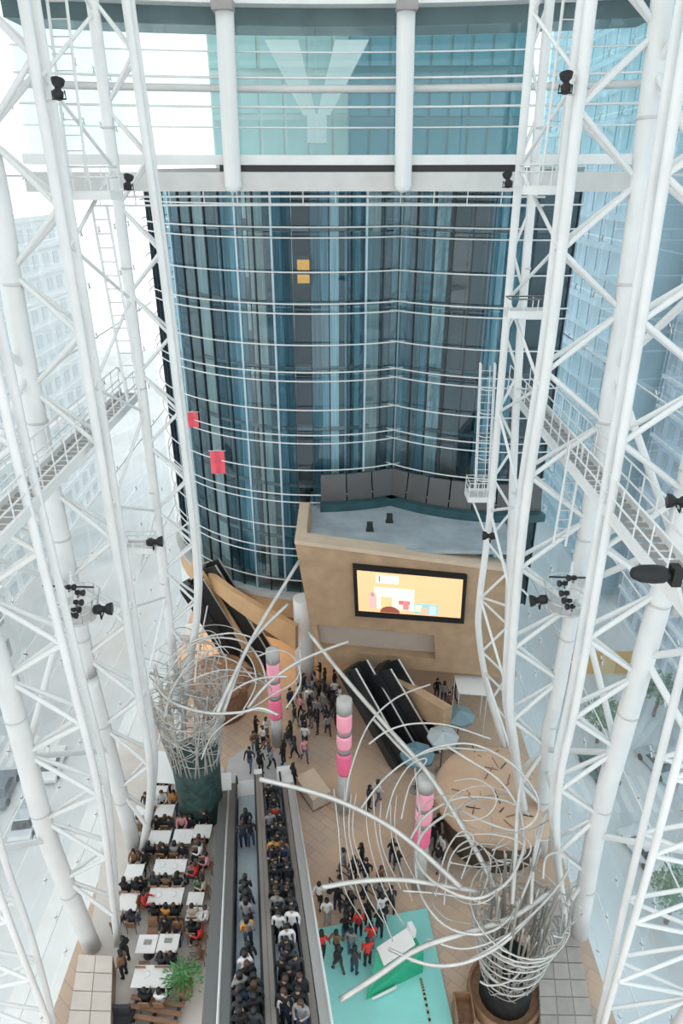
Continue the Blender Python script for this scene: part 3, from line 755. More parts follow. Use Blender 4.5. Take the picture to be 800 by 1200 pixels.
# ================================================================== LEDGES AT THE GLASS FEET
def ledge(name, label, quad_px, z, mt, nx, ny, depth):
    """a low wall with a paved top: quad corners (far-left, far-right, near-right, near-left)"""
    a, b, c, d = [PZ(u, v, z) for u, v in quad_px]
    root = struct(empty(name, (a + b + c + d) / 4 - Vector((0, 0, depth))), label, 'ledge')
    MB().hexa([q - Vector((0, 0, depth)) for q in (d, c, b, a)] + [q - Vector((0, 0, .05)) for q in (d, c, b, a)]).build('body', mt[0], root)
    g = .006 * 3 / max(nx, 1)
    for i in range(nx):
        for j in range(ny):
            def q(s, t): return (a * (1 - s) + b * s) * (1 - t) + (d * (1 - s) + c * s) * t
            s0, s1, t0, t1 = i / nx + g, (i + 1) / nx - g, j / ny + g * .5, (j + 1) / ny - g * .5
            lo = [q(s0, t1), q(s1, t1), q(s1, t0), q(s0, t0)]
            dz = rng.uniform(-.006, .006)
            MB().hexa([k - Vector((0, 0, .05)) for k in lo] + [k + Vector((0, 0, dz)) for k in lo]).build('slab', mt[1 + rng.randrange(len(mt) - 1)], root)
    return root
SL = [mat('ledge_slab_%d' % i, (0.41 * k, 0.38 * k, 0.35 * k), .6, 0, .07, 2) for i, k in enumerate((1, .92, 1.08))]
ledge('trim_7', 'beige slab-topped ledge at the foot of the left glass wall', [(92, 1118), (132, 1120), (128, 1260), (70, 1260)], 1.0, [mat('brown_ledge_side', (0.36, 0.24, 0.16), .6, 0, .12, 1)] + [mat('ledge_pale_%d' % i, (0.62 * k, 0.55 * k, 0.49 * k), .6, 0, .06, 2) for i, k in enumerate((1, .94))], 2, 6, 1.0)
ledge('trim_8', 'grey stone-paved ledge at the foot of the right glass wall', [(626, 1040), (668, 1042), (706, 1260), (636, 1260)], .7, [SL[1]] + SL, 3, 11, .7)
# ================================================================== ESCALATORS
M_STEP = mat('pale_step', (0.42, 0.49, 0.52), .4, .2, .06, 3)
M_CLAD = mat('escalator_cladding', (0.20, 0.205, 0.20), .35, .35, .08, 1)
M_CLADW = mat('warm_cladding', (0.30, 0.275, 0.25), .4, .2, .08, 1)
def escalator_bank(lo, hi, width, spec, end_mat):
    """lo/hi: centre of foot and head at step level; returns frame (origin, along, across, up-normal)"""
    lo = Vector(lo); hi = Vector(hi); al = hi - lo; L = al.length; al.normalize()
    ac = Vector((0, 0, 1)).cross(al).normalized() * -1       # points to picture right when the bank climbs to the camera
    if ac.x < 0: ac = -ac
    up = ac.cross(al).normalized()
    if up.z < 0: up = -up
    return lo, al, ac, up, L
E0, E1 = PZ(301, 928, .1), PY(312, 1190, 12.2)
E1 = E0 + (E1 - E0) * 1.45
e_lo, e_al, e_ac, e_up, e_L = escalator_bank(E0, E1, 3.8, None, None)
W = 3.8
def esc(label, a0, a1, clad_l, clad_r, grp='escalators climbing towards the camera'):
    """one escalator: the step band between across-offsets a0..a1, a cladding strip on both sides"""
    root = thing('escalator', label, 'escalator', e_lo + e_ac * ((a0 + a1) / 2), grp)
    n = int(e_L / .46)
    q = frame(e_ac, e_al, e_up)
    # level treads with risers
    hz = Vector((e_al.x, e_al.y, 0)).normalized()
    qs = frame(e_ac, hz, Vector((0, 0, 1)))
    if qs.determinant() < 0: qs = frame(-e_ac, hz, Vector((0, 0, 1)))
    if q.determinant() < 0: q = frame(-e_ac, e_al, e_up)
    rise = e_al.z * e_L / n; run = math.sqrt(e_al.x ** 2 + e_al.y ** 2) * e_L / n
    for i in range(n):
        c = e_lo + e_al * (e_L * (i + .5) / n) + e_ac * ((a0 + a1) / 2) + Vector((0, 0, -.1))
        block('step', c, (a1 - a0, run, rise + .14), M_STEP, root, qs)
    for (b0, b1, mt, h) in clad_l + clad_r:
        block('cladding', e_lo + e_al * (e_L / 2) + e_ac * ((b0 + b1) / 2) + e_up * (h / 2 - .3), (b1 - b0, e_L, h + .6), mt, root, q)
    for s, b in ((1, a0), (-1, a1)):
        o = e_ac * (b - s * .05)
        bar('handrail', e_lo + o + e_up * .92, e_lo + o + e_al * e_L + e_up * .92, .05, M_DARK, root)
        block('balustrade', e_lo + o + e_al * (e_L / 2) + e_up * .5, (.025, e_L, .8), glass('balustrade_glass', (.8, .86, .88), .12, .12, (.3, .34, .35)), root, q)
        # white rounded newel end at the foot
        MB().tube(smooth_line([e_lo + o + e_al * .3 + e_up * .92, e_lo + o - e_al * .25 + e_up * .85, e_lo + o - e_al * .5 + e_up * .5, e_lo + o - e_al * .3 + e_up * .1], 4), .05, 6).build('newel', M_DARK, root)
    return root
esc('left one of the two escalators, beside the cafe terrace', -.95, -.1, [(-1.9, -1.45, M_CLAD, .55), (-1.38, -1.0, M_CLAD, .62)], [(-.05, .15, M_CLADW, .95)])
esc('right one of the two escalators, packed with riders', .4, 1.2, [(.16, .35, M_CLADW, .95)], [(1.26, 1.52, M_CLADW, .62), (1.56, 1.9, M_GREYL, .5)])
# slim bright edge strips and the soffit
for b, lab in ((-1.42, 'escalator deck edge beside the cafe'), (1.9, 'escalator deck edge beside the plaza')):
    tag(MB().tube([e_lo + e_ac * b + e_up * .62, e_lo + e_ac * b + e_al * e_L + e_up * .62], .05, 6).build('edge_strip', M_STEEL), 'bright steel strip along the ' + lab, 'edge strip')
so = e_lo + e_al * (e_L / 2 + .4) - e_up * .75
tag(MB().obox(so, e_ac * 1.88, e_al * (e_L / 2 - .6), e_up * .34).build('escalator_soffit', M_GREY), 'grey underside casing beneath the pair of escalators', 'casing')
# white housings at the foot
for a, w, lab in ((-1.55, .5, 'left'), (-.52, .9, 'middle left'), (.12, .36, 'middle'), (1.5, .75, 'right')):
    c = e_lo + e_ac * a - e_al * .15
    hz = thing('escalator_foot_box', 'white rounded casing at the escalator foot, the %s one' % lab, 'casing', c, 'white casings at the escalator foot')
    q = frame(e_ac, Vector((0, 0, 1)).cross(e_ac), Vector((0, 0, 1)))
    hgt = .25 if a == -.52 else .95
    block('body', c + Vector((0, 0, hgt / 2 - .1)), (w, 1.1, hgt), M_WHITE, hz, q)
    block('top_cap', c + Vector((0, 0, hgt - .06)), (w + .06, 1.16, .06), M_STEEL, hz, q)
struct(MB().prism([(p.x, p.y) for p in (PZ(262, 926, 0), PZ(268, 890, 0), PZ(300, 868, 0), PZ(335, 890, 0), PZ(342, 926, 0))][::-1], 0, .02).build('floor_landing', M_GREYL), 'pale metal landing plate at the escalator foot', 'floor')

def back_escalator(label, p0, p1, w, skirt=None):
    """dark far escalators: p0 upper, p1 lower centre"""
    p0 = Vector(p0); p1 = Vector(p1); al = p1 - p0; L = al.length; al.normalize()
    ac = al.cross(Vector((0, 0, 1))).normalized(); up = ac.cross(al).normalized()
    q = frame(ac, al, up)
    root = thing('back_escalator', label, 'escalator', p1, 'dark escalators at the back')
    block('truss_casing', (p0 + p1) / 2 - up * .35, (w, L, .6), M_DARK, root, q)
    n = int(L / .4)
    for i in range(n): block('step', p0 + al * (L * (i + .5) / n), (w - .5, L / n - .04, .12), M_BLACK, root, q)
    for s in (-1, 1):
        block('balustrade', (p0 + p1) / 2 + ac * s * (w / 2 - .12) + up * .45, (.05, L, .8), M_DARK, root, q)
        bar('handrail', p0 + ac * s * (w / 2 - .12) + up * .88, p1 + ac * s * (w / 2 - .12) + up * .88, .06, M_CHROME, root)
        block('skirt', (p0 + p1) / 2 + ac * s * (w / 2 + .08) - up * .15, (.12, L, .5), skirt or M_DARK, root, q)
    return root
back_escalator('dark escalator beneath the tower at left with honey side panels, nearer one', PY(240, 664, 36.2), PZ(312, 782, .25), 1.0, M_ORANGE)
back_escalator('dark escalator beneath the tower at left, farther one against the glass', PY(222, 684, 35.0), PZ(284, 782, .25), .9)
back_escalator('dark escalator under the stone box, left lane', PY(412, 782, 30.2), PZ(474, 892, .3), 1.2)
back_escalator('dark escalator under the stone box, right lane', PY(448, 782, 30.2), PZ(505, 878, .3), 1.2)
pp = [PY(452, 792, 30.4), PY(520, 832, 28.0)]
tag(MB().hexa([pp[0] + Vector((0, 0, -1.6)), pp[1] + Vector((0, 0, -1.4)), pp[1] + Vector((.5, .3, -1.4)), pp[0] + Vector((.5, .3, -1.6)),
               pp[0], pp[1], pp[1] + Vector((.5, .3, 0)), pp[0] + Vector((.5, .3, 0))]).build('sloping_wall', M_STONE), 'tan sloping side wall right of the dark escalators', 'side wall')

# ================================================================== PINK LANTERN COLUMNS
M_PINK = [mat('pink_lantern_%d' % i, c, .4, 0, .08, 3, e) for i, (c, e) in enumerate((((0.85, 0.16, 0.30), .12), ((0.88, 0.36, 0.46), .15)))]
for (u, vt, vb, vfl), lab in zip(((323, 762, 840, 872), (401, 820, 905, 950), (488, 912, 988, 1040)), ('farthest pink banded lantern column, left of the white pier', 'middle pink banded lantern column with the grey round cap', 'nearest pink banded lantern column, among the wire loops')):
    base = PZ(u + 2, vfl, 0); top = PY(u, vt, base.y); bot = PY(u, vb, base.y)
    t = thing('lantern_column', lab, 'lantern column', base, 'pink lantern columns'); r = .37
    MB().lathe([(r * .85, 0), (r * .85, bot.z)], base, 16).build('post', M_GREYL, t)
    h = top.z - bot.z
    cap = .16 * h
    MB().lathe([(r, top.z - cap), (r, top.z), (r * .6, top.z + .05)], base, 18).build('cap', M_GREYL, t)
    ban = [(0, 0, .30), (1, .36, .55), (1, .60, .84)]
    for k, a, b in ban:
        MB().lathe([(r * .9, bot.z + a * h), (r, bot.z + (a + .04) * h), (r, bot.z + (b - .04) * h), (r * .9, bot.z + b * h)], base, 18).build('lantern_band', M_PINK[k], t)
    for a, b in ((.30, .36), (.55, .60)):
        MB().lathe([(r * .93, bot.z + a * h), (r * .93, bot.z + b * h)], base, 18).build('dark_ring', M_GREY, t)

# ================================================================== WIRE TREES
def wires(root, lines, mt, n=6):
    for pts, r in lines:
        MB().tube(smooth_line([PZ(u, v, z) for u, v, z in pts], 5), r * .66, n).build('bent_tube', mt, root)
# --- right tree
tb = PZ(590, 1168, 0)
rt = thing('wire_tree', 'huge sculpture tree of looping silver tubes at lower right', 'sculpture', tb, 'wire tree sculptures')
MB().lathe([(1.0, 0), (1.0, 1.2), (.95, 1.3), (.8, 2.4), (.5, 2.5)], tb, 20).build('trunk_base', mat('black_green_trunk', (0.008, 0.012, 0.012), .7, 0, .8, 5, 0, .5), rt)
ring = MB().lathe([(1.45, 0), (1.45, .5), (1.34, .55), (1.3, .25)], tb, 28).build('planter_rim', M_WOOD, rt)
for i in range(34):       # the upright tubes of the trunk
    a = 2 * math.pi * i / 34; tw = rng.uniform(-.5, .5); zt_ = rng.uniform(5.0, 7.4)
    pts = [tb + Vector(((.85 + .12 * t * t * 3) * math.cos(a + tw * t) + (rng.uniform(-.1, .1) if t else 0), (.85 + .36 * t * t) * math.sin(a + tw * t), .9 + (zt_ - .9) * t)) for t in (0, .25, .5, .75, 1)]
    MB().tube(smooth_line(pts, 4), rng.uniform(.03, .055), 6).build('trunk_tube', M_TUBE2, rt)
for i in range(60):       # wires wound loosely round the trunk, spreading into the crown
    a0 = rng.uniform(0, 6.28); z0 = rng.uniform(1.4, 4.8); z1 = z0 + rng.uniform(.6, 2.6); turn = rng.choice((-1, 1)) * rng.uniform(.8, 2.8)
    pts = []
    for k in range(9):
        t = k / 8; z = z0 + (z1 - z0) * t; a = a0 + turn * t
        r = 1.05 + max(0, z - 3.2) * .25 + rng.uniform(-.08, .12)
        pts.append(tb + Vector((r * math.cos(a) , r * math.sin(a), z)))
    MB().tube(smooth_line(pts, 3), rng.uniform(.014, .028), 5).build('wound_wire', M_TUBE2 if rng.random() < .6 else M_TUBE, rt)
for i in range(8):        # near-horizontal hoops at the neck of the trunk
    z = 2.0 + i * .5; r = 1.08 + .10 * i; tilt = rng.uniform(-.3, .3)
    MB().tube([tb + Vector((r * math.cos(a), r * math.sin(a), z + tilt * math.cos(a + i))) for a in [2 * math.pi * k / 24 for k in range(24)]], .03, 6, closed=True).build('hoop', M_TUBE, rt)
big = [
    ([(484, 888, 8.0), (510, 876, 8.3), (553, 872, 8.5), (598, 894, 8.2), (628, 930, 7.8), (628, 958, 7.4), (606, 973, 7.0), (575, 966, 7.0), (540, 950, 6.8)], .065),
    ([(520, 872, 8.2), (545, 888, 8.0), (583, 913, 7.8), (606, 945, 7.4), (613, 975, 7), (611, 1003, 6.8), (592, 1036, 6.6), (555, 1053, 6.4), (510, 1035, 6.2), (488, 1006, 6.0), (497, 975, 6.2), (530, 950, 6.5), (560, 935, 6.6)], .085),
    ([(486, 900, 6.5), (492, 960, 6.0), (488, 1030, 5.6), (513, 1078, 5.4), (555, 1095, 5.4), (592, 1081, 5.6), (616, 1040, 6), (628, 1000, 6.4), (640, 950, 7)], .075),
    ([(398, 1172, 4.6), (440, 1145, 4.8), (490, 1112, 5), (550, 1092, 5.2), (600, 1075, 5.5), (645, 1045, 5.8)], .15),
    ([(377, 1040, 6.3), (420, 1033, 6.1), (470, 1031, 6.0), (520, 1038, 5.8), (560, 1045, 5.6)], .13),
    ([(304, 913, 7.6), (350, 924, 7.4), (400, 940, 7.1), (450, 965, 6.8), (487, 992, 6.5), (540, 1040, 6.0)], .15),
    ([(362, 742, 8.6), (400, 790, 8.2), (450, 848, 7.8), (500, 905, 7.2), (545, 975, 6.4), (580, 1040, 5.5)], .15),
    ([(437, 842, 7.6), (470, 878, 7.3), (500, 906, 7.1), (530, 950, 6.8)], .10),
    ([(404, 943, 6.6), (411, 902, 7.2), (432, 849, 7.8), (464, 818, 8.2), (504, 802, 8.4)], .06),
    ([(421, 950, 6.6), (448, 915, 7.2), (480, 890, 7.6), (520, 877, 7.8), (570, 880, 7.7)], .06),
    ([(432, 872, 7.6), (455, 856, 7.9), (485, 848, 8.1), (525, 850, 8.1), (575, 866, 8)], .06),
    ([(452, 960, 6.5), (462, 925, 7), (480, 897, 7.4), (500, 890, 7.5), (480, 920, 7), (470, 960, 6.6)], .05),
    ([(480, 985, 6), (500, 955, 6.4), (540, 935, 6.8), (590, 938, 7), (620, 955, 7)], .07),
    ([(480, 1125, 4.9), (520, 1133, 4.8), (560, 1120, 5), (600, 1092, 5.4), (640, 1055, 5.8), (665, 1020, 6.2), (660, 1000, 6.4), (640, 1004, 6.4), (636, 1030, 6)], .07),
    ([(455, 1112, 5), (500, 1130, 4.9), (545, 1128, 5), (590, 1105, 5.2), (625, 1070, 5.6)], .09),
    ([(500, 1100, 5), (540, 1112, 5), (580, 1102, 5.2), (615, 1080, 5.4), (632, 1040, 5.8)], .06),
    ([(510, 1050, 5.6), (522, 1000, 6.2), (540, 975, 6.5), (555, 985, 6.4), (540, 1030, 6)], .05),
    ([(520, 1060, 5.6), (528, 1005, 6.2), (552, 985, 6.4), (575, 1010, 6.1), (560, 1060, 5.6)], .05),
    ([(562, 1150, 3.0), (575, 1155, 3), (600, 1148, 3.1), (616, 1128, 3.4), (620, 1105, 3.8)], .06),
    ([(640, 905, 7.2), (648, 940, 7), (636, 960, 6.8), (626, 1000, 6.4), (622, 1060, 5.8)], .11),
    ([(612, 905, 8.0), (606, 950, 7.4), (604, 1000, 6.8), (600, 1060, 6)], .12),
    ([(655, 930, 7.2), (640, 955, 6.9), (628, 970, 6.7), (632, 985, 6.6), (660, 978, 6.6), (690, 962, 6.8)], .05),
    ([(472, 1044, 5.8), (520, 1048, 5.7), (575, 1060, 5.6)], .05)]
wires(rt, big, M_TUBE)
for k in range(19):      # thin limp wires hanging from the crown towards the plaza, and loose curls inside it
    if k < 9:
        u = 392 + k * 9 + rng.uniform(-3, 3); v = 930 + rng.uniform(-10, 15)
        pts = [(u, v, 6.8), (u + rng.uniform(-4, 6), v + 50, 5.8), (u + 12 + k * 2, v + 100 + rng.uniform(0, 20), 4.4), (u + 34 + k * 3, v + 160 + rng.uniform(-10, 20), 2.9)]
        if k > 4: pts = pts[:3]
        wires(rt, [(pts, .035)], M_TUBE, 5)
    else:
        cu, cv = rng.uniform(500, 620), rng.uniform(935, 1085); ru, rv = rng.uniform(18, 55), rng.uniform(14, 40); a0 = rng.uniform(0, 6)
        z = 8.2 - (cv - 900) / 60
        wires(rt, [([(cu + ru * math.cos(a0 + j * .75), cv + rv * math.sin(a0 + j * .75), z + .5 * math.sin(j)) for j in range(7)], rng.uniform(.03, .05))], M_TUBE2 if k % 2 else M_TUBE, 5)

# --- left tree
lbp = PZ(237, 952, 0)
lt = thing('wire_tree', 'sculpture tree of silver tubes on a dark green trunk beside the cafe', 'sculpture', lbp, 'wire tree sculptures')
MB().lathe([(1.12, 0), (1.1, 1.5), (1.14, 3.0), (1.16, 4.0)], lbp, 24).build('trunk', mat('dark_green_trunk', (0.035, 0.075, 0.068), .55, 0, .45, 3.5, 0, .3), lt)
for i in range(36):       # stakes of the basket on the trunk
    a = 2 * math.pi * i / 36 + rng.uniform(-.05, .05); tw = rng.uniform(-.6, .6); zt_ = rng.uniform(7.4, 9.0)
    pts = [lbp + Vector(((1.16 + .62 * t) * math.cos(a + tw * t), (1.16 + .62 * t) * math.sin(a + tw * t), 3.6 + (zt_ - 3.6) * t)) for t in (0, .33, .66, 1)]
    MB().tube(smooth_line(pts, 4), rng.uniform(.025, .045), 6).build('basket_stake', M_TUBE, lt)
for i in range(110):
    a0 = rng.uniform(0, 6.28); z0 = rng.uniform(3.9, 6.5); z1 = z0 + rng.uniform(.8, 3.4); turn = rng.choice((-1, 1)) * rng.uniform(.6, 2.4)
    pts = []
    for k in range(8):
        t = k / 7; z = z0 + (z1 - z0) * t; a = a0 + turn * t
        r = 1.22 + max(0, z - 4.6) * .17 + rng.uniform(-.05, .1)
        pts.append(lbp + Vector((r * math.cos(a), r * math.sin(a), z)))
    MB().tube(smooth_line(pts, 3), rng.uniform(.015, .03), 5).build('wound_wire', M_TUBE2 if rng.random() < .3 else M_TUBE, lt)
bigl = [
    ([(180, 800, 9.0), (200, 822, 8.6), (240, 835, 8.4), (280, 835, 8.4), (305, 830, 8.4), (326, 838, 8.2)], .10),
    ([(236, 890, 6.0), (250, 860, 7), (280, 838, 8), (300, 832, 8.2), (326, 838, 8.2)], .06),
    ([(255, 835, 8.4), (268, 805, 9), (300, 740, 10), (352, 655, 11.5)], .13),
    ([(262, 835, 8.2), (285, 770, 9.4), (300, 745, 9.8), (337, 708, 10.4)], .12),
    ([(290, 830, 8.3), (312, 803, 8.8), (345, 778, 9.2), (380, 762, 9.4), (408, 752, 9.5)], .10),
    ([(248, 838, 8.2), (262, 818, 8.5), (285, 802, 8.8), (310, 794, 9), (337, 793, 9)], .07),
    ([(228, 800, 8.8), (231, 770, 9.4), (238, 735, 10), (243, 710, 10.4)], .06),
    ([(190, 800, 8.6), (215, 764, 9.4), (245, 748, 9.8), (285, 752, 9.6), (305, 775, 9.2), (312, 800, 8.8)], .07),
    ([(198, 815, 8.6), (222, 778, 9.2), (258, 758, 9.6), (290, 768, 9.4), (300, 800, 8.8), (285, 832, 8.4)], .05),
    ([(190, 780, 9), (225, 752, 9.8), (270, 742, 10), (298, 748, 9.8)], .06),
    ([(205, 800, 8.8), (240, 770, 9.2), (275, 775, 9.2), (300, 800, 8.8)], .05),
    ([(300, 770, 9.2), (325, 762, 9.3), (345, 772, 9.2), (352, 800, 8.6), (335, 830, 8)], .06),
    ([(215, 800, 8.8), (260, 785, 9), (300, 790, 8.8)], .05),
    ([(180, 795, 8.8), (200, 800, 8.7), (219, 802, 8.7)], .06),
    ([(282, 838, 8.2), (318, 815, 8.4), (348, 795, 8.7), (352, 760, 9.2)], .05)]
wires(lt, bigl, M_TUBE)
for k in range(24):
    cu, cv = rng.uniform(205, 300), rng.uniform(755, 820); ru, rv = rng.uniform(15, 45), rng.uniform(8, 26); a0 = rng.uniform(2.8, 4.2)
    wires(lt, [([(cu + ru * math.cos(a0 + j * .55), cv + rv * math.sin(a0 + j * .55), 9.2 - (cv - 760) / 60 + .2 * math.sin(j)) for j in range(6)], rng.uniform(.025, .045))], M_TUBE if k % 3 else M_TUBE2, 5)
# ================================================================== PEOPLE
def make_body(name, J, E, parts):
    """J: joint -> (x,y,z,rx,ry); E: edges; parts: edge -> material slot (0 skin,1 top,2 trousers,3 shoes)"""
    me = bpy.data.meshes.new(name); keys = list(J)
    me.from_pydata([J[k][:3] for k in keys], [(keys.index(a), keys.index(b)) for a, b in E], [])
    ob = bpy.data.objects.new(name, me); COL.objects.link(ob)
    md = ob.modifiers.new('skin', 'SKIN'); md.use_smooth_shade = True
    for i, k in enumerate(keys):
        sv = me.skin_vertices[0].data[i]; sv.radius = J[k][3:5]; sv.use_root = (k == 'pelvis')
    sb = ob.modifiers.new('sub', 'SUBSURF'); sb.levels = 1; sb.render_levels = 1
    dg = bpy.context.evaluated_depsgraph_get(); dg.update()
    out = bpy.data.meshes.new_from_object(ob.evaluated_get(dg)); out.name = name
    bpy.data.objects.remove(ob)
    out.materials.clear()
    for m in (M_SKIN, CLOTH['black'], CLOTH['charcoal'], M_BLACK): out.materials.append(m)
    segs = [(Vector(J[a][:3]), Vector(J[b][:3]), s) for (a, b), s in parts.items()]
    for p in out.polygons:
        c = p.center; best = None
        for a, b, s in segs:
            ab = b - a; t = max(0, min(1, (c - a).dot(ab) / max(ab.length_squared, 1e-9)))
            d = (c - (a + ab * t)).length
            if best is None or d < best[0]: best = (d, s)
        p.material_index = best[1]; p.use_smooth = True
    return out
M_SKIN = mat('skin', (0.50, 0.31, 0.21), .5)
CLOTH = {k: mat('cloth_' + k, c, .8) for k, c in dict(black=(0.012, 0.013, 0.015), charcoal=(0.035, 0.037, 0.042), navy=(0.02, 0.035, 0.08), white=(0.72, 0.71, 0.69), grey=(0.26, 0.26, 0.26),
    red=(0.60, 0.035, 0.03), orange=(0.62, 0.28, 0.06), brown=(0.20, 0.11, 0.06), beige=(0.50, 0.41, 0.31), green=(0.08, 0.20, 0.13), pink=(0.65, 0.30, 0.32), denim=(0.08, 0.13, 0.22)).items()}
HAIRM = [mat('hair_black', (0.01, 0.009, 0.008), .5), mat('hair_brown', (0.06, 0.03, 0.017), .5)]
def joints(pose):
    J = {'pelvis': (0, 0, .95, .15, .115), 'waist': (0, 0, 1.1, .135, .10), 'chest': (0, .0, 1.32, .165, .115), 'neck': (0, 0, 1.49, .055, .055),
         'chin': (0, .02, 1.56, .07, .075), 'head': (0, .01, 1.64, .085, .10), 'crown': (0, 0, 1.73, .05, .06)}
    for s, n in ((-1, 'l'), (1, 'r')):
        J.update({'sh' + n: (s * .19, 0, 1.41, .065, .065), 'el' + n: (s * .25, -.02, 1.15, .048, .048), 'wr' + n: (s * .24, .08, .93, .035, .035), 'ha' + n: (s * .235, .12, .83, .03, .042),
                  'hi' + n: (s * .1, 0, .87, .095, .095), 'kn' + n: (s * .11, .02, .49, .068, .068), 'an' + n: (s * .11, -.03, .09, .045, .045), 'to' + n: (s * .12, .14, .045, .045, .035)})
    def mv(k, x, y, z): J[k] = (x, y, z) + J[k][3:]
    if pose == 'walk':
        mv('knl', -.11, .16, .52); mv('anl', -.11, .18, .1); mv('tol', -.12, .34, .06); mv('knr', .11, -.05, .48); mv('anr', .11, -.28, .14); mv('tor', .12, -.14, .05)
        mv('ell', -.25, -.14, 1.17); mv('wrl', -.24, -.12, .94); mv('hal', -.235, -.1, .84); mv('elr', .25, .08, 1.16); mv('wrr', .22, .26, .99); mv('har', .2, .33, .93)
    if pose == 'phone':
        mv('ell', -.24, .04, 1.15); mv('wrl', -.12, .24, 1.2); mv('hal', -.06, .3, 1.26); mv('elr', .24, .04, 1.15); mv('wrr', .12, .24, 1.2); mv('har', .06, .3, 1.26)
        mv('chin', 0, .05, 1.55); mv('head', 0, .06, 1.63); mv('crown', 0, .06, 1.72)
    if pose == 'sit':
        for k in list(J): mv(k, J[k][0], J[k][1], J[k][2] - .42)
        for s, n in ((-1, 'l'), (1, 'r')):
            mv('hi' + n, s * .1, .06, .50); mv('kn' + n, s * .13, .44, .51); mv('an' + n, s * .13, .42, .1); mv('to' + n, s * .14, .58, .045)
            mv('el' + n, s * .25, .12, .76); mv('wr' + n, s * .18, .36, .80); mv('ha' + n, s * .14, .46, .82)
        for k in ('chest', 'neck'): mv(k, 0, .04, J[k][2])
        mv('chin', 0, .09, J['chin'][2]); mv('head', 0, .09, J['head'][2]); mv('crown', 0, .08, J['crown'][2])
    return J
EDG = [('pelvis', 'waist'), ('waist', 'chest'), ('chest', 'neck'), ('neck', 'chin'), ('chin', 'head'), ('head', 'crown')]
PRT = {('pelvis', 'waist'): 1, ('waist', 'chest'): 1, ('chest', 'neck'): 1, ('chin', 'head'): 0, ('head', 'crown'): 0}
for n in 'lr':
    e = [('chest', 'sh' + n), ('sh' + n, 'el' + n), ('el' + n, 'wr' + n), ('wr' + n, 'ha' + n), ('pelvis', 'hi' + n), ('hi' + n, 'kn' + n), ('kn' + n, 'an' + n), ('an' + n, 'to' + n)]
    EDG += e
    for q_, s in zip(e, (1, 1, 1, 0, 2, 2, 2, 3)): PRT[q_] = s
BODY = {}; HAIR = {}
for pose in ('stand', 'walk', 'phone', 'sit'):
    J = joints(pose); BODY[pose] = make_body('person_' + pose, J, EDG, PRT)
    hc = Vector(J['head'][:3])
    for long_ in (0, 1):
        m = MB(); rings = []
        prof = [(.0, .135), (.055, .12), (.09, .08), (.105, .03), (.103, -.03)] + ([(.10, -.10), (.09, -.19)] if long_ else [(.085, -.075)])
        vv = []; n = 14
        for r, h in prof:
            for j in range(n):
                a = 2 * math.pi * j / n; front = max(0, math.sin(a))
                rr = r * (1 - .30 * front * (h < .05))
                vv.append(hc + Vector((rr * math.cos(a), rr * math.sin(a) * 1.12 - .018, h + (.03 + .10 * long_) * front * (h < 0))))
        ff = [(i * n + j, (i + 1) * n + j, (i + 1) * n + (j + 1) % n, i * n + (j + 1) % n) for i in range(len(prof) - 1) for j in range(n)]
        m.add(vv, ff, 0, True)
        HAIR[pose, long_] = m.mesh('hair_' + pose, HAIRM[0])
EYES = {}
POSEW = {'stand': 'standing', 'walk': 'walking', 'phone': 'holding a phone', 'sit': 'seated'}
def person(pos, face, pose, top, legs, label, group, scale=1.0):
    """one body mesh with its hair as a child; face: heading in radians (0 looks along +Y)"""
    o = bpy.data.objects.new('person', BODY[pose]); COL.objects.link(o)
    o.location = pos; o.rotation_euler = (0, 0, face); o.scale = (scale,) * 3; WL[o] = Vector(pos)
    for i, m in ((1, CLOTH[top]), (2, CLOTH[legs])):
        o.material_slots[i].link = 'OBJECT'; o.material_slots[i].material = m
    tag(o, label, 'person', group)
    h = bpy.data.objects.new('hair', HAIR[pose, rng.random() < .4]); COL.objects.link(h); h.parent = o
    if rng.random() < .25:
        h.material_slots[0].link = 'OBJECT'; h.material_slots[0].material = HAIRM[1]
    return o
STANDING = []
def px_u(q): return 400 + F * (q - CAM).dot(RT) / (q - CAM).dot(FW)
def free_spot(p):
    """nudge a standing person clear of neighbours, the pier, the columns and the kiosk"""
    best = None
    for k in range(60):
        a = k * 2.4; q = p + Vector((math.cos(a), math.sin(a), 0)) * (.07 * math.sqrt(k) * 1.6)
        d = min([(q - o).xy.length - .58 for o in STANDING] + [(q - c).xy.length - rr for c, rr in OBST] + [9])
        if best is None or d > best[0]: best = (d, q)
        if d > 0: break
    STANDING.append(best[1]); return best[1]
def pick_top(w=('black',) * 7 + ('charcoal',) * 3 + ('navy', 'navy', 'white', 'white', 'white', 'grey', 'grey', 'beige', 'brown', 'green', 'pink')): return rng.choice(w)
def pick_legs(): return rng.choice(('black', 'black', 'charcoal', 'denim', 'grey', 'navy'))
CN = {'navy': 'dark blue', 'denim': 'denim'}
def cname(c): return CN.get(c, c)

OBST = [(pb, 1.0), (PZ(325, 872, 0), .75), (PZ(403, 950, 0), .75), (PZ(490, 1040, 0), .75), (PZ(582, 928, 2.6), 3.0)]
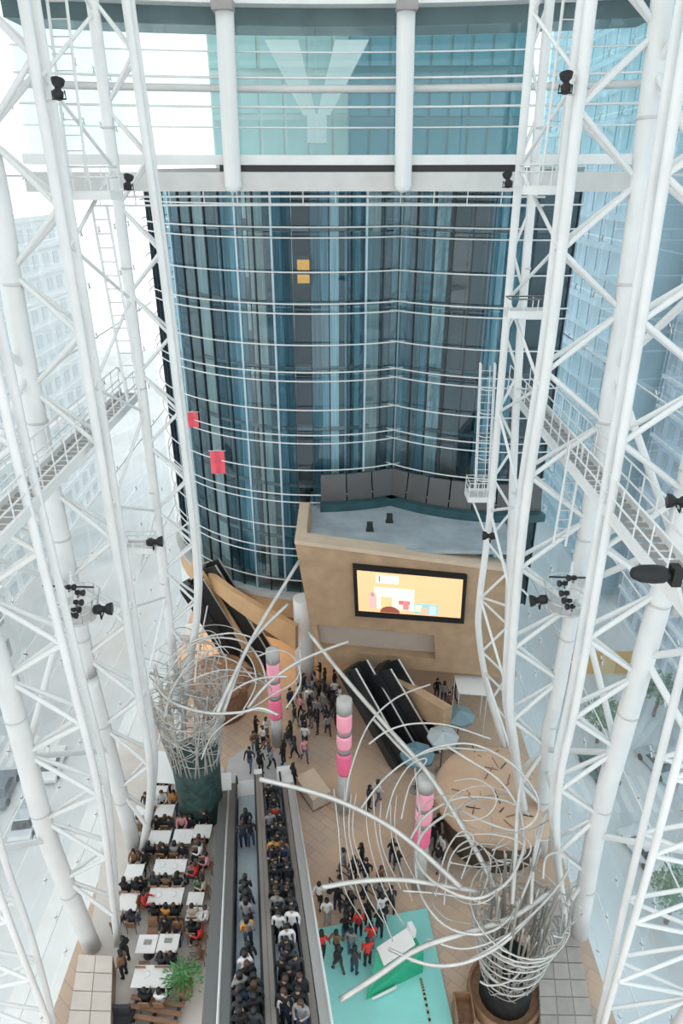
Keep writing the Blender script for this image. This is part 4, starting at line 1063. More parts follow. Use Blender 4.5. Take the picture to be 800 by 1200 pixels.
# ------------------------------------------------------------------ riders
def riders(a_mid, spread, fr_list, lane, tops=None):
    k = 0
    for f, cnt in fr_list:
        for j in range(cnt):
            t = f + rng.uniform(-.006, .006)
            n = int(e_L / .46); i = max(0, min(n - 1, int(t * n)))
            c = e_lo + e_al * (e_L * (i + .5) / n)
            rise = e_al.z * e_L / n
            z = c.z - .1 + (rise + .14) / 2
            dx = (-.2 if j == 0 else .22) * (cnt > 1) + rng.uniform(-.05, .05)
            p = c + e_ac * (a_mid + dx); p.z = z
            top = (tops or {}).get(k) or rng.choice(('black',) * 9 + ('charcoal',) * 4 + ('navy', 'white', 'grey'))
            pose = rng.choice(('stand', 'stand', 'phone'))
            person(p, math.pi + rng.uniform(-.4, .4) if lane == 'right' else rng.uniform(-.4, .4), pose, top, pick_legs(),
                   '%s rider from the far end on the %s escalator, in a %s top' % (ORD[k], lane, cname(top)), 'riders on the %s escalator' % lane, rng.uniform(.93, 1.04))
            k += 1
def t_at(v):
    """how far up the escalator a rider stands whose middle is seen at picture height v"""
    lo_, hi_ = 0.0, 1.0
    for _ in range(30):
        m_ = (lo_ + hi_) / 2; q_ = e_lo + e_al * (e_L * m_) + Vector((0, 0, .9)) - CAM
        vv = 600 - F * q_.dot(UP) / q_.dot(FW)
        if vv < v: lo_ = m_
        else: hi_ = m_
    return lo_
riders(-.52, .2, [(t_at(v), c) for v, c in ((962, 1), (975, 2), (1040, 1), (1049, 1), (1059, 1), (1072, 1), (1085, 1), (1096, 1), (1124, 1), (1134, 1), (1146, 1), (1154, 2), (1164, 2), (1174, 2), (1185, 2), (1196, 2))], 'left',
       {0: 'black', 1: 'charcoal', 2: 'black', 3: 'black', 6: 'grey', 7: 'orange', 8: 'grey'})
riders(.80, .2, [(t_at(v), c) for v, c in ((936, 2), (947, 1), (956, 1), (965, 1), (973, 2), (983, 2), (994, 1), (1003, 2), (1014, 2), (1026, 2), (1036, 2), (1046, 2), (1056, 2), (1067, 2), (1078, 2), (1090, 2),
                (1107, 1), (1121, 1), (1134, 1), (1145, 2), (1158, 1), (1170, 2), (1181, 2), (1192, 2))], 'right', {4: 'red', 10: 'orange', 13: 'navy', 15: 'navy', 27: 'white', 28: 'white', 11: 'brown'})

# ------------------------------------------------------------------ café
M_TABLE = mat('white_table_top', (0.82, 0.81, 0.79), .4)
def chair_proto():
    ms = {}
    ms['seat'] = MB().box((-.21, -.2, .42), (.21, .2, .46)).mesh('seat', M_WOOD)
    m = MB()
    m.hexa([(-.2, -.22, .5), (.2, -.22, .5), (.2, -.18, .5), (-.2, -.18, .5), (-.2, -.29, .88), (.2, -.29, .88), (.2, -.25, .88), (-.2, -.25, .88)])
    ms['backrest'] = m.mesh('backrest', M_WOOD)
    for i, (x, y) in enumerate(((-.18, -.18), (.18, -.18), (-.18, .18), (.18, .18))):
        ms['leg%d' % i] = MB().tube([(x * 1.08, y * 1.08, 0), (x, y, .43)] + ([(x, -.20, .55)] if y < 0 else []), .016, 6).mesh('leg', M_DARK)
    return ms
CH = chair_proto()
def chair(pos, face, label):
    r = thing('cafe_chair', label, 'chair', pos, 'cafe chairs'); r.rotation_euler = (0, 0, face)
    for k, me in CH.items():
        c = bpy.data.objects.new(k.rstrip('0123'), me); COL.objects.link(c); c.parent = r
    return r
TZ = .03
def table(u, v, w, d, where):
    p = PZ(u, v, .76); p.z = TZ
    t = thing('cafe_table', 'white topped cafe table ' + where, 'table', p, 'cafe tables')
    MB().box(p + Vector((-w / 2, -d / 2, .70)), p + Vector((w / 2, d / 2, .74))).build('table_top', M_TABLE, t)
    for x in ((0,) if w < 1.1 else (-w * .3, w * .3)):
        bar('pedestal', p + Vector((x, 0, .02)), p + Vector((x, 0, .70)), .035, M_DARK, t)
        MB().lathe([(.24, 0), (.22, .02), (.04, .03)], p + Vector((x, 0, 0)), 12).build('foot', M_DARK, t)
    return p
TABLES = [  # u, v, width, depth, where, seats: (dx, side) side +1 far, -1 near; tops
    (185, 928, .9, .8, 'nearest the white canopy', [(-.2, 1, 'black'), (.3, 1, 'brown'), (0, -1, 'white')]),
    (167, 951, .8, .7, 'beside the leaning column', [(0, 1, 'charcoal'), (0, -1, 'beige')]),
    (193, 950, .9, .75, 'left of the green trunk', [(-.3, 1, 'white'), (.3, 1, 'orange'), (.2, -1, 'black')]),
    (187, 981, 1.0, .75, 'in the second row left', [(-.3, 1, 'black'), (.3, 1, 'charcoal'), (-.3, -1, 'black'), (.25, -1, 'brown')]),
    (214, 980, .9, .8, 'before the green trunk', [(-.2, 1, 'pink'), (.25, 1, 'black'), (-.2, -1, 'grey')]),
    (237, 974, .85, .75, 'between trunk and escalator', [(0, 1, 'black'), (0, -1, 'brown')]),
    (199, 1016, 1.45, .8, 'amid the terrace', [(-.45, 1, 'black'), (.45, 1, 'black'), (-.55, -1, 'charcoal'), (0, -1, 'brown'), (.5, -1, 'black')]),
    (157, 1022, .8, .8, 'far at left edge', [(-.2, 1, 'brown'), (.3, 1, 'black'), (-.2, -1, 'black'), (.35, -1, 'black')]),
    (150, 1057, .85, .8, 'near at left edge', [(.4, 1, 'black'), (-.3, -1, 'brown'), (.35, -1, 'charcoal')]),
    (194, 1050, 1.5, .8, 'with red-clad end diner', [(-.3, -1, 'black'), (.2, -1, 'orange'), (.55, -1, 'black'), (.4, 1, 'grey')]),
    (229, 1053, .7, .6, 'far by escalator wall', [(0, 1, 'green'), (0, -1, 'beige')]),
    (228, 1071, .7, .6, 'near by escalator wall', [(0, -1, 'black')]),
    (172, 1106, .8, .75, 'left of a free pair', []),
    (197, 1105, .85, .75, 'right of a pair', [(-.25, 1, 'black'), (.25, 1, 'brown'), (-.1, -1, 'charcoal'), (.3, -1, 'black')]),
    (179, 1144, 1.55, .85, 'nearest the slatted bench', [(-.1, -1, 'black'), (.45, -1, 'white')])]
for ti, (u, v, w, d, where, seats) in enumerate(TABLES):
    p = table(u, v, w, d, where)
    used = {s[:2] for s in seats}
    if not seats:
        for s in (-1, 1): chair(p + Vector((0, s * (d / 2 + .34), 0)), math.pi if s > 0 else 0, 'free brown chair, %s side of the table %s' % ('far' if s > 0 else 'near', where))
    cnt = {1: 0, -1: 0}
    for dx, s, top in sorted(seats):
        q = p + Vector((dx, s * (d / 2 + .36), 0)); f = math.pi if s > 0 else 0.0
        sd = 'far' if s > 0 else 'near'; k = ORD[cnt[s]]; cnt[s] += 1
        multi = sum(1 for x in seats if x[1] == s) > 1
        pl = ('%s side, %s from left' % (sd, k)) if multi else '%s side' % sd
        chair(q, f, 'brown chair at table %s, %s' % (where, pl))
        person(q + Vector((0, -.04 * (1 if s < 0 else -1), 0)), f + rng.uniform(-.15, .15), 'sit', top, pick_legs(), 'diner in %s at table %s, %s' % (cname(top), where, pl), 'cafe diners', rng.uniform(.94, 1.02))
# single diners along the escalator wall and at the table end
for u, v, top, f, where in ((169, 1058, 'red', -1.57, 'at the left end of a long table'), (231, 1024, 'red', 1.57, 'by the escalator wall, farther one'), (236, 1000, 'white', 1.57, 'by the escalator wall near the trunk'),
                            (236, 1096, 'red', 1.57, 'by the escalator wall, nearer one'), (234, 1117, 'brown', 1.57, 'by the escalator wall close to the plant'), (240, 1040, 'beige', 1.57, 'by the escalator wall between two tables'),
                            (244, 1012, 'pink', 1.57, 'pressed against the escalator side'), (243, 1075, 'white', 1.57, 'by the escalator wall in the middle')):
    p = PZ(u, v, .6); p.z = TZ
    chair(p, f, 'brown chair under the diner in %s %s' % (top, where))
    person(p, f, 'sit', top, pick_legs(), 'seated diner in %s %s' % (top, where), 'cafe diners')
# objects on two tables
for u, v, lab in ((173, 1104, 'dark menu card on the table with free seats'), (197, 1102, 'dark menu card on the table right of a pair')):
    p = PZ(u, v, .785)
    tag(MB().box(p + Vector((-.16, -.1, -.005)), p + Vector((.16, .1, .01))).build('menu_card', M_GREY), lab, 'menu card', 'menu cards')
for k, (u, v) in enumerate(((190, 1014), (205, 1015), (186, 1049), (203, 1048), (172, 1142), (192, 1144), (214, 979))):
    p = PZ(u, v, .775)
    tag(MB().lathe([(.05, 0), (.12, .012), (.13, .02), (.11, .02), (.05, .008)], p, 14).build('plate', M_WHITE), 'white plate %s' % ('on the far middle table, left', 'on the far middle table, right', 'on the table with the red-clad diner, left', 'on the table with the red-clad diner, right', 'on the long near table, left', 'on the long near table, right', 'on the table before the green trunk')[k], 'plate', 'plates')

# two people on the left ledge, plant, wooden steps, dark couch
for u, v, lab, top in ((146, 1112, 'person in black standing at the ledge, farther one', 'black'), (143, 1128, 'person in brown standing at the ledge, nearer one', 'brown')):
    p = PZ(u, v, 1.0); p.z = TZ; person(p, 1.2, 'stand', top, 'black', lab, 'people at the ledge')
pp = PZ(216, 1158, .4); pp.z = TZ
pt = thing('potted_plant', 'bushy green potted plant beside the escalator and the wooden steps', 'plant', pp)
MB().lathe([(.28, 0), (.36, .55), (.38, .6), (.32, .6)], pp, 16).build('pot', M_WOOD, pt)
lf = MB()
for i in range(420):
    a = rng.uniform(0, 6.28); el = rng.uniform(-.2, 1.4); r = rng.uniform(.25, .85)
    c = pp + Vector((r * math.cos(a) * math.cos(el), r * math.sin(a) * math.cos(el), .9 + r * .9 * math.sin(el)))
    d = Vector((math.cos(a), math.sin(a), rng.uniform(-.4, .6))).normalized() * rng.uniform(.08, .15); s = d.orthogonal().normalized() * .035
    lf.add([c - d, c + s, c + d, c - s], [(0, 1, 2, 3)])
fo_ = lf.build('foliage', mat('leaf_green', (0.07, 0.22, 0.06), .5, 0, .4, 4), pt); fo_['kind'] = 'stuff'
for i in range(5): bar('stem', pp + Vector((0, 0, .5)), pp + Vector((.3 * math.cos(i * 1.26), .3 * math.sin(i * 1.26), 1.2)), .015, M_WOOD, pt, 5)

c0, c1 = PZ(154, 1168, .35), PZ(216, 1178, .35)
st = thing('slatted_bench', 'dark slatted wooden bench deck at the near end of the cafe', 'bench', Vector((c0.x, c0.y, TZ)))
dr = (c1 - c0); dr.z = 0; dL = dr.length; dr.normalize(); nr = Vector((0, 0, 1)).cross(dr) * -1
q = frame(dr, -nr, Vector((0, 0, 1)))
for i in range(6):
    block('slat', c0 + dr * dL / 2 + nr * (i * .32) + Vector((0, 0, .0)), (dL, .17, .06), M_WOOD, st, q)
for s in (.1, .5, .9): block('bearer', c0 + dr * dL * s + nr * .8 - Vector((0, 0, .17)), (.08, 2.0, .28), M_DARK, st, q)
cp = PZ(126, 1200, .5); cp.z = TZ
sofa = thing('dark_couch', 'dark padded couch by the ledge at the near end of the cafe', 'couch', cp)
MB().box(cp + Vector((-.75, -.4, .12)), cp + Vector((.75, .4, .42))).build('seat', CLOTH['charcoal'], sofa)
MB().hexa([cp + Vector(k) for k in ((-.75, .3, .4), (.75, .3, .4), (.75, .48, .4), (-.75, .48, .4), (-.75, .36, .82), (.75, .36, .82), (.75, .5, .82), (-.75, .5, .82))]).build('backrest', CLOTH['charcoal'], sofa)
for x in (-1, 1):
    MB().box(cp + Vector((x * .8 - .08, -.4, 0)), cp + Vector((x * .8 + .08, .45, .58))).build('armrest', CLOTH['black'], sofa)

# white canopies
def canopy(label, quad, z, thick=.06, posts=True):
    pts = [PZ(u, v, z) for u, v in quad]
    t = thing('white_canopy', label, 'canopy', Vector((pts[-1].x, pts[-1].y, 0)), 'white canopies')
    MB().hexa([p - Vector((0, 0, thick)) for p in pts] + pts).build('sheet', M_WHITE, t)
    ctr = sum(pts, Vector()) / 4
    for p in pts:
        p = p.lerp(ctr, .06)
        bar('post', (p.x, p.y, 0.0), (p.x, p.y, z - thick), .03, M_STEEL, t, 6)
canopy('white flat canopy over the farthest cafe tables, beside the green trunk', [(178, 916), (208, 918), (208, 881), (184, 880)], 2.6)
canopy('white flat canopy at the right below the stone box', [(537, 812), (572, 815), (568, 793), (532, 791)], 3.0)
canopy('white flat canopy left under the tower, behind the left wire tree', [(216, 748), (248, 738), (236, 730), (218, 731)], 3.0)

# ------------------------------------------------------------------ plaza crowd
PLAZA = [('gathered beyond the escalator foot', [(297, 868), (302, 880), (308, 862), (312, 876), (318, 888), (337, 866), (329, 884), (316, 852), (304, 850), (330, 858), (296, 884), (322, 848), (310, 892), (334, 876)]),
    ('walking between the lantern columns', [(352, 876), (357, 862), (345, 838), (352, 826), (362, 818), (340, 820), (371, 830), (350, 812)]),
    ('crowded left of dark escalators', [(366, 806), (374, 812), (380, 804), (386, 816), (376, 824), (390, 826), (368, 796), (382, 838), (394, 840), (388, 806), (360, 802), (372, 846), (398, 852), (364, 836), (356, 846), (378, 796), (394, 814), (384, 848), (400, 828), (370, 818), (362, 790), (392, 798)]),
    ('waiting under the stone box', [(520, 812), (512, 806), (526, 822), (532, 812)]),
    ('beside the queue barriers', [(374, 1048), (402, 1008), (414, 1012), (421, 1006), (395, 1052), (411, 1058), (445, 1043), (452, 1050), (436, 1040), (426, 1030), (446, 1028), (418, 1044), (466, 1010), (462, 998)]),
    ('passing the round kiosk', [(432, 935), (440, 930), (500, 965), (508, 978), (514, 962), (520, 985), (505, 992), (524, 970), (512, 1000)])]
for where, pts in PLAZA:
    spots = sorted(((px_u(q), u, v, q) for u, v, q in [(u, v, free_spot(PZ(u, v, .9))) for u, v in pts]), key=lambda s: s[0])
    for k, (_, u, v, p) in enumerate(spots):
        p = p.copy(); p.z = 0.0 if not (262 < u < 342 and v > 868) else 0.02
        top = pick_top()
        pose = rng.choice(('stand', 'walk', 'walk', 'phone'))
        person(p, rng.uniform(0, 6.28), pose, top, pick_legs(), 'person in a %s top %s, %s from the left' % (cname(top), where, ORD[k]), 'people ' + where, rng.uniform(.92, 1.04))
p = PZ(383, 1068, .9); p.z = 0
person(p, 0, 'stand', 'white', 'grey', 'person in a white top alone at the corner of the turquoise stage', 'people at the stage')
# desk where a person in black stands
dp = PZ(367, 925, .5); dp.z = 0
dk = thing('display_counter', 'beige slanting display counter right of the escalator foot', 'counter', dp)
q = Matrix.Rotation(.55, 3, 'Z')
block('body', dp + Vector((0, 0, .42)), (1.0, 1.7, .84), M_BEIGE, dk, q)
block('top', dp + Vector((0, 0, .87)), (1.1, 1.8, .06), M_STONE_L, dk, q)
block('kick_plate', dp + Vector((0, 0, .05)), (1.04, 1.74, .1), M_WOOD, dk, q)
p = PZ(344, 908, .9); p.z = 0
person(p, -.9, 'stand', 'black', 'black', 'person in black standing at the slanting display counter', 'people at the counter')

# ------------------------------------------------------------------ turquoise stage
M_TURQ = mat('turquoise_floor', (0.27, 0.68, 0.63), .4, 0, .12, .35)
qs_ = [PZ(372, 1088, .12), PZ(500, 1064, .12), PZ(536, 1225, .12), PZ(388, 1225, .12)]
tag(MB().prism([(p.x, p.y) for p in qs_][::-1], 0, .12).build('turquoise_stage', M_TURQ), 'low turquoise stage floor beside the escalators', 'stage')
# green counter with white top
gp = PZ(462, 1132, .5); gp.z = .12
gc = thing('green_counter', 'bright green wedge-shaped display counter with a white top on the stage', 'counter', gp)
ang = math.radians(24); q = Matrix.Rotation(ang, 3, 'Z')
M_GRN = mat('bright_green_panel', (0.02, 0.36, 0.20), .4)
def rot(x, y, z): return gp + q @ Vector((x, y, 0)) + Vector((0, 0, z))
MB().hexa([rot(-1.5, -.5, 0), rot(1.05, -.5, 0), rot(1.05, .6, 0), rot(-.6, .6, 0), rot(-1.4, -.45, .25), rot(1.05, -.45, 1.25), rot(1.05, .6, 1.25), rot(-.5, .6, .9)]).build('body', M_GRN, gc)
MB().hexa([rot(-.55, -.1, .9), rot(.85, -.1, 1.3), rot(.9, .62, 1.3), rot(-.5, .62, .9), rot(-.55, -.1, 1.0), rot(.85, -.1, 1.4), rot(.9, .62, 1.4), rot(-.5, .62, 1.0)]).build('white_top', M_WHITE, gc)
MB().hexa([rot(.85, .2, 1.25), rot(1.05, .2, 1.25), rot(1.05, .6, 1.25), rot(.85, .6, 1.25), rot(.85, .2, 1.75), rot(1.05, .2, 1.75), rot(1.05, .6, 1.75), rot(.85, .6, 1.75)]).build('upright_panel', M_WHITE, gc)
MB().tube([rot(-1.3, -.62, .14), rot(-.25, -.62, .14), rot(-.2, -.52, .14)], .06, 6).build('foot_rail', M_STEEL, gc)
# beaded barrier chain on the stage
ch = [PZ(493, 1148, .14), PZ(497, 1165, .14), PZ(507, 1215, .14)]
cl = smooth_line(ch, 14)
cb = thing('bead_chain', 'black and white bead chain lying along the stage beside the counter', 'chain', ch[0], None)
for i, p in enumerate(cl): 
    place('bead', UNIT.setdefault(('bead', i % 2), MB().lathe([(.0, -1), (.8, -.6), (1, 0), (.8, .6), (0, 1)], n=8).mesh('bead', (M_BLACK, M_STONE_L)[i % 2])), Matrix.Translation(p) @ Matrix.Diagonal((.055, .055, .055, 1)), cb)
STG = [(377, 1108, 'red'), (388, 1104, 'brown'), (392, 1116, 'black'), (397, 1108, 'grey'), (407, 1098, 'black'), (405, 1112, 'charcoal'), (416, 1120, 'red'), (427, 1113, 'red'), (421, 1098, 'red'), (424, 1086, 'black'), (436, 1088, 'black'), (430, 1078, 'white'), (418, 1082, 'charcoal')]
stg = sorted(((px_u(q), c, q) for c, q in [(c, free_spot(PZ(u, v, .9))) for u, v, c in STG]), key=lambda s: s[0])
for k, (_, c, p) in enumerate(stg):
    p = p.copy(); p.z = .12
    person(p, rng.uniform(-.8, .8), rng.choice(('stand', 'phone', 'walk')), c, pick_legs(), 'visitor in a %s top on the turquoise stage, %s from the left' % (c, ORD[k]), 'visitors on the stage')
# dark benches / queue barriers
def barrier(label, a, b):
    a = PZ(*a, 0); b = PZ(*b, 0)
    t = thing('queue_barrier', label, 'barrier', a, 'queue barriers')
    n = max(2, int((b - a).length / 1.1))
    for h in (.5, .95): bar('rail', a + Vector((0, 0, h)), b + Vector((0, 0, h)), .03, M_DARK, t, 6)
    for i in range(n + 1):
        p = a.lerp(b, i / n); bar('post', p, p + Vector((0, 0, .97)), .03, M_DARK, t, 6)
        MB().lathe([(.14, 0), (.13, .02), (.03, .03)], p, 10).build('foot', M_DARK, t)
barrier('dark queue barrier, farther of two before the stage', (398, 1028), (452, 1068))
barrier('dark queue barrier, nearer of two before the stage', (386, 1045), (412, 1076))

# ------------------------------------------------------------------ round kiosk, parasols
kc = PZ(582, 928, 2.6); kb = Vector((kc.x, kc.y, 0))
kk = thing('round_kiosk', 'wide round kiosk with a smooth tan domed roof below the wire loops', 'kiosk', kb)
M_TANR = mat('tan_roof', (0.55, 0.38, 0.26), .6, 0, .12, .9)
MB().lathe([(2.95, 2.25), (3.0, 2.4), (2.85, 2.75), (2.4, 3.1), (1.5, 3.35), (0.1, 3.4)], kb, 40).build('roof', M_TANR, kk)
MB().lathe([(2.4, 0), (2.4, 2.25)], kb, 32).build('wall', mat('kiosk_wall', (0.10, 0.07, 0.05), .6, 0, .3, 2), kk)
for i in range(26):
    a = rng.uniform(0, 6.28); r = rng.uniform(.4, 2.3); d = rng.uniform(0, 6.28); L = rng.uniform(.15, .5)
    z = 3.42 - .05 * r * r
    c = kb + Vector((r * math.cos(a), r * math.sin(a), z))
    bar('twig', c - Vector((math.cos(d), math.sin(d), .02)) * L, c + Vector((math.cos(d), math.sin(d), .02)) * L, .03, M_WOOD if i % 3 else M_DARK, kk, 5)
k2c = PZ(256, 790, 2.6); k2 = Vector((k2c.x, k2c.y, 0))
kq = thing('thatched_hut', 'round hut with a rusty brown roof behind the left wire tree', 'hut', k2)
MB().lathe([(2.0, 2.2), (2.05, 2.35), (1.7, 2.8), (.9, 3.1), (.1, 3.2)], k2, 30).build('roof', mat('rust_roof', (0.30, 0.16, 0.09), .7, 0, .5, 2.5, 0, .3), kq)
MB().lathe([(1.6, 0), (1.6, 2.2)], k2, 24).build('wall', M_WOOD, kq)
def parasol(u, v, r, col, lab):
    top = PZ(u, v, 2.55); b = Vector((top.x, top.y, 0))
    t = thing('parasol', lab, 'parasol', b, 'blue-grey parasols')
    n = 8
    apex = top + Vector((0, 0, .35)); rim = [top + Vector((r * math.cos(2 * math.pi * i / n), r * math.sin(2 * math.pi * i / n), 0)) for i in range(n)]
    for i in range(n):
        a, c = rim[i], rim[(i + 1) % n]
        MB().add([apex, a, c, a - Vector((0, 0, .14)), c - Vector((0, 0, .14)), apex - Vector((0, 0, .03))], [(0, 1, 2), (1, 3, 4, 2), (5, 4, 3)]).build('canopy_panel', col[i % 2], t)
    bar('pole', b, apex, .03, M_DARK, t)
    MB().lathe([(.3, 0), (.3, .06), (.05, .08)], b, 14).build('base', M_GREY, t)
PC = [mat('parasol_blue', (0.17, 0.27, 0.31), .7), mat('parasol_blue2', (0.20, 0.31, 0.35), .7), mat('parasol_grey', (0.40, 0.46, 0.48), .7), mat('parasol_grey2', (0.45, 0.51, 0.53), .7), mat('parasol_deep', (0.10, 0.20, 0.25), .7), mat('parasol_deep2', (0.13, 0.24, 0.29), .7)]
parasol(538, 838, .85, PC[0:2], 'slate blue parasol, farthest of three, right of the dark escalators')
parasol(519, 863, .85, PC[2:4], 'pale grey parasol, middle one of three beside the kiosk')
parasol(489, 884, .9, PC[4:6], 'deep blue parasol, nearest of three beside the kiosk')

# dark shop counter under the right wire tree
cpx = PZ(543, 1186, .5); cpx.z = 0
bxk = thing('wooden_crate', 'open brown wooden crate at the foot of the right wire tree', 'crate', cpx)
for nm, lo, hi in (('side', (-.35, -.5, 0), (-.3, .5, .9)), ('side', (.3, -.5, 0), (.35, .5, .9)), ('back', (-.3, .45, 0), (.3, .5, .9)), ('front', (-.3, -.5, 0), (.3, -.45, .6)), ('shelf', (-.3, -.45, .3), (.3, .45, .34))):
    MB().box(cpx + Vector(lo), cpx + Vector(hi)).build(nm, M_WOOD, bxk)

# ================================================================== OUTSIDE
# white V-shaped column outside the window band
vb_ = PY(371, 130, 37.0)
vc = thing('v_column', 'white V-shaped column outside the window band', 'column', vb_ + Vector((0, 0, -1.2)))
for u, sx in ((330, -1), (412, 1)):
    t_ = PY(u, 48, 37.0)
    MB().hexa([vb_ + Vector((sx * .32 + k[0], k[1], k[2])) for k in ((-.3, -.3, -.2), (.3, -.3, -.2), (.3, .3, -.2), (-.3, .3, -.2))] + [t_ + Vector(k) for k in ((-.75, -.3, 0), (.75, -.3, 0), (.75, .3, 0), (-.75, .3, 0))]).build('arm', M_WHITE, vc)
block('stem', vb_ + Vector((0, 0, -.75)), (.9, .7, 1.2), M_WHITE, vc)

def building(name, label, lo, hi, wall_m, face, cols, rowz, win_m, frac=.62, band_m=None, group='buildings outside'):
    """a block with each window of the face towards the atrium built as its own part. face: '-y', '+x' or '-x'"""
    lo = Vector(lo); hi = Vector(hi)
    root = thing(name, label, 'building', Vector(((lo.x + hi.x) / 2, (lo.y + hi.y) / 2, lo.z)), group)
    MB().box(lo, hi).build('wall', wall_m, root)
    nr = rowz
    for j in range(nr):
        z = lo.z + (hi.z - lo.z) * (j + .5) / nr; h = (hi.z - lo.z) / nr
        for i in range(cols):
            if face == '-y':
                w = (hi.x - lo.x) / cols; c = Vector((lo.x + w * (i + .5), lo.y, z)); s = (w * frac, .16, h * frac)
            else:
                w = (hi.y - lo.y) / cols; c = Vector((hi.x if face == '+x' else lo.x, lo.y + w * (i + .5), z)); s = (.16, w * frac, h * frac)
            block('window', c, s, win_m, root)
        if band_m:
            zz = lo.z + h * j
            if face == '-y': block('floor_band', ((lo.x + hi.x) / 2, lo.y - .1, zz), (hi.x - lo.x, .3, .35), band_m, root)
            else: block('floor_band', (hi.x + .1 if face == '+x' else lo.x - .1, (lo.y + hi.y) / 2, zz), (.3, hi.y - lo.y, .35), band_m, root)
    block('parapet', ((lo.x + hi.x) / 2, (lo.y + hi.y) / 2, hi.z + .3), (hi.x - lo.x + .4, hi.y - lo.y + .4, .6), wall_m, root)
    return root
M_BW = mat('white_tile_facade', (0.87, 0.88, 0.88), .6, 0, .04, .2)
M_BB = mat('pale_blue_facade', (0.60, 0.70, 0.80), .6, 0, .06, .2)
M_WIN = mat('pale_window', (0.40, 0.47, 0.51), .2, 0, .25, .3)
M_WINL = mat('very_pale_window', (0.66, 0.70, 0.72), .3, 0, .1, .3)
M_TEALG = mat('teal_curtain_glass', (0.06, 0.16, 0.19), .6, 0, .3, .15)
M_TEALW = mat('teal_window', (0.045, 0.145, 0.18), .6, 0, .6, .22)
M_BGL = mat('blue_glass_facade', (0.50, 0.64, 0.70), .25, 0, .15, .12)
M_BGW = mat('blue_glass_window', (0.36, 0.52, 0.60), .12, 0, .45, .22)
building('office_tower', 'dark teal glass office tower seen through the window band', (0.6, 62, -20), (14.6, 75, 60), M_TEALG, '-y', 9, 24, M_TEALW, .86)
building('office_tower', 'pale green glass office block behind the white V column', (-12.5, 76, -20), (1.6, 90, 60), mat('pale_green_glass', (0.42, 0.52, 0.50), .5, 0, .2, .2), '-y', 6, 22, mat('pale_green_window', (0.30, 0.44, 0.43), .5, 0, .4, .2), .85)
building('glass_block', 'blue glass block outside the upper right glass wall', (33, 76, -20), (52, 128, 70), M_BGL, '-x', 12, 26, M_BGW, .78)
building('apartment_block', 'pale blue apartment block with rows of windows outside at right', (35, 46, -20), (56, 73, 60), M_BB, '-x', 10, 24, M_WIN, .5, M_BW)
building('apartment_block', 'white apartment block with rows of windows outside the left glass wall', (-62, 62, -20), (-42, 112, 24), M_BW, '+x', 14, 13, M_WINL, .5, M_BW)
building('low_shop_house', 'low white shop house on the street at left', (-48, 34, -20), (-34, 58, -8), M_BW, '+x', 6, 3, M_WIN, .5)
building('low_shop_house', 'low white shop house on the street at right', (30, 24, -20), (44, 44, -10), M_BW, '-x', 6, 3, M_WIN, .5)

# street things: cars and hoarding
def car(pos, face, col, label):
    t = thing('car', label, 'car', pos, 'cars in the street'); t.rotation_euler = (0, 0, face)
    body = MB()
    prof = [(-2.1, .3), (-2.15, .7), (-1.9, .88), (-1.0, .95), (1.0, .95), (1.95, .85), (2.15, .65), (2.1, .3)]
    n = len(prof)
    vv = [(-.88, y, z) for y, z in prof] + [(.88, y, z) for y, z in prof]
    body.add(vv, [tuple(range(n)), tuple(range(2 * n - 1, n - 1, -1))] + [(i, n + i, n + (i + 1) % n, (i + 1) % n) for i in range(n)])
    def ch_(nm, m, mt):
        o = bpy.data.objects.new(nm, m.mesh(nm, mt)); COL.objects.link(o); o.parent = t
    ch_('body', body, col)
    cab = MB().hexa([(-.8, -1.3, .93), (.8, -1.3, .93), (.8, 1.0, .93), (-.8, 1.0, .93), (-.66, -.85, 1.45), (.66, -.85, 1.45), (.66, .45, 1.45), (-.66, .45, 1.45)])
    ch_('cabin_glass', cab, mat('car_glass', (0.05, 0.06, 0.07), .1))
    ch_('roof', MB().hexa([(-.66, -.85, 1.44), (.66, -.85, 1.44), (.66, .45, 1.44), (-.66, .45, 1.44), (-.6, -.75, 1.5), (.6, -.75, 1.5), (.6, .38, 1.5), (-.6, .38, 1.5)]), col)
    for x in (-.85, .85):
        for y in (-1.3, 1.35): ch_('wheel', MB().lathe([(.3, -.1), (.33, -.06), (.33, .06), (.3, .1)], (x, y, .33), 14, (1, 0, 0)), M_BLACK)
    return t
M_SILV = mat('silver_car', (0.55, 0.60, 0.63), .3, .4)
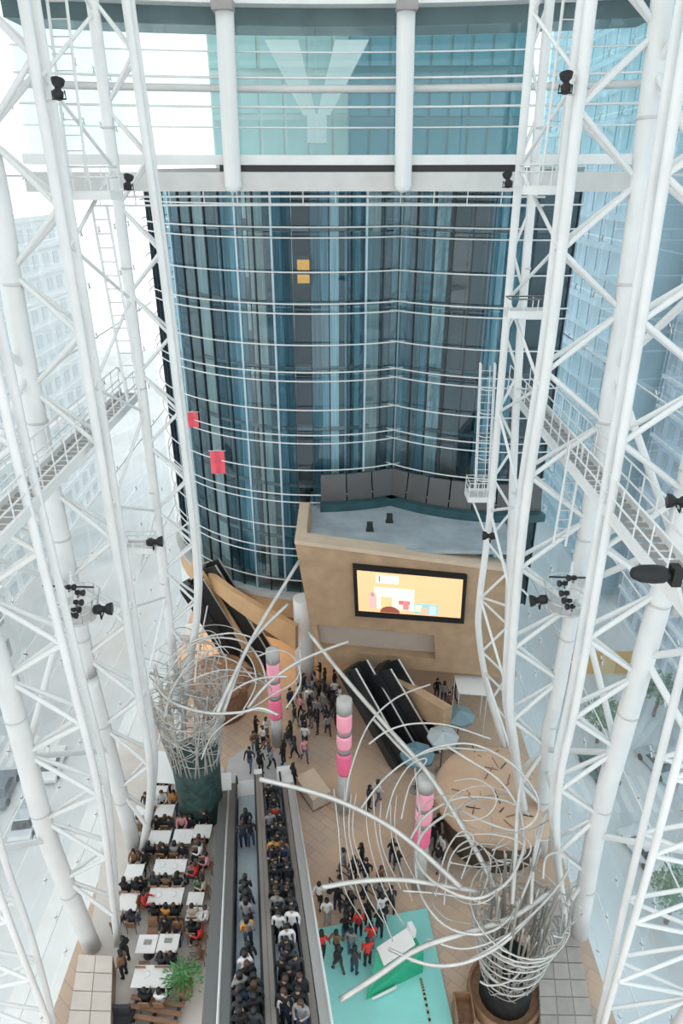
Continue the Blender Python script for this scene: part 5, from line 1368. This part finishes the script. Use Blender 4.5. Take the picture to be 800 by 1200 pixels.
for (u, v), f, c, lab in (((32, 966), .15, M_SILV, 'silver car parked in the street at lower left'), ((4, 930), .1, mat('grey_blue_car', (0.16, 0.2, 0.23), .3, .3), 'grey blue car at the left edge of the picture in the street'),
                          ((62, 900), .1, M_WHITE, 'white car farther along the street at left'),
                          ((752, 1000), .3, M_WHITE, 'white car in the street at lower right'), ((700, 905), .25, mat('teal_car', (0.06, 0.16, 0.17), .3, .3), 'dark teal car in the street at right'), ((770, 900), .3, M_SILV, 'silver car in the street at right')):
    p = PZ(u, v, -20); car(Vector((p.x, p.y, -20)), f, c, lab)
hp = PZ(728, 790, -20); hp.z = -20; hp.x -= 2.5
hd = thing('street_hoarding', 'orange street hoarding outside the right glass wall', 'hoarding', hp)
for i in range(6):
    block('panel', hp + Vector((i * 1.6 - 4, .0, 1.6)), (1.5, .12, 3.0), mat('orange_hoarding_%d' % (i % 2), ((0.75, 0.42, 0.12), (0.80, 0.55, 0.28))[i % 2], .6), hd)
    bar('post', hp + Vector((i * 1.6 - 4.8, .15, 0)), hp + Vector((i * 1.6 - 4.8, .15, 3.2)), .06, M_STEEL, hd)

for (u, v), lab in (((705, 842), 'green street tree outside the right glass wall, farther one'), ((790, 1050), 'green street tree outside the right glass wall, nearer one'), ((772, 812), 'green street tree beyond the right catwalk')):
    p = PZ(u, v, -17); p.z = -20
    t = thing('street_tree', lab, 'tree', p, 'street trees')
    MB().tube([p, p + Vector((.1, 0, 1.8)), p + Vector((0, .1, 3.0))], [.18, .14, .08], 8).build('trunk', M_WOOD, t)
    m = MB()
    for i in range(900):
        d = Vector((rng.gauss(0, 1), rng.gauss(0, 1), rng.gauss(0, .8))).normalized() * rng.uniform(.6, 1.7)
        c = p + Vector((0, 0, 3.8)) + d; n_ = Vector((rng.gauss(0, 1), rng.gauss(0, 1), rng.gauss(0, 1))).normalized(); s_ = n_.orthogonal().normalized()
        m.add([c - n_ * .16, c + s_ * .09, c + n_ * .16, c - s_ * .09], [(0, 1, 2, 3)])
    f_ = m.build('foliage', mat('street_leaf', (0.16, 0.28, 0.15), .6, 0, .3, 2), t); f_['kind'] = 'stuff'
for (u, v), lab in (((730, 930), 'at right'), ((20, 880), 'at left')):
    p = PZ(u, v, -20)
    z = struct(empty('zebra_crossing' if u > 400 else 'zebra_crossing', (p.x, p.y, -20)), 'white zebra crossing on the street ' + lab, 'crossing')
    for i in range(8): block('stripe', (p.x + (i - 4) * 1.1, p.y, -19.99), (.55, 4.0, .02), M_WHITE, z)
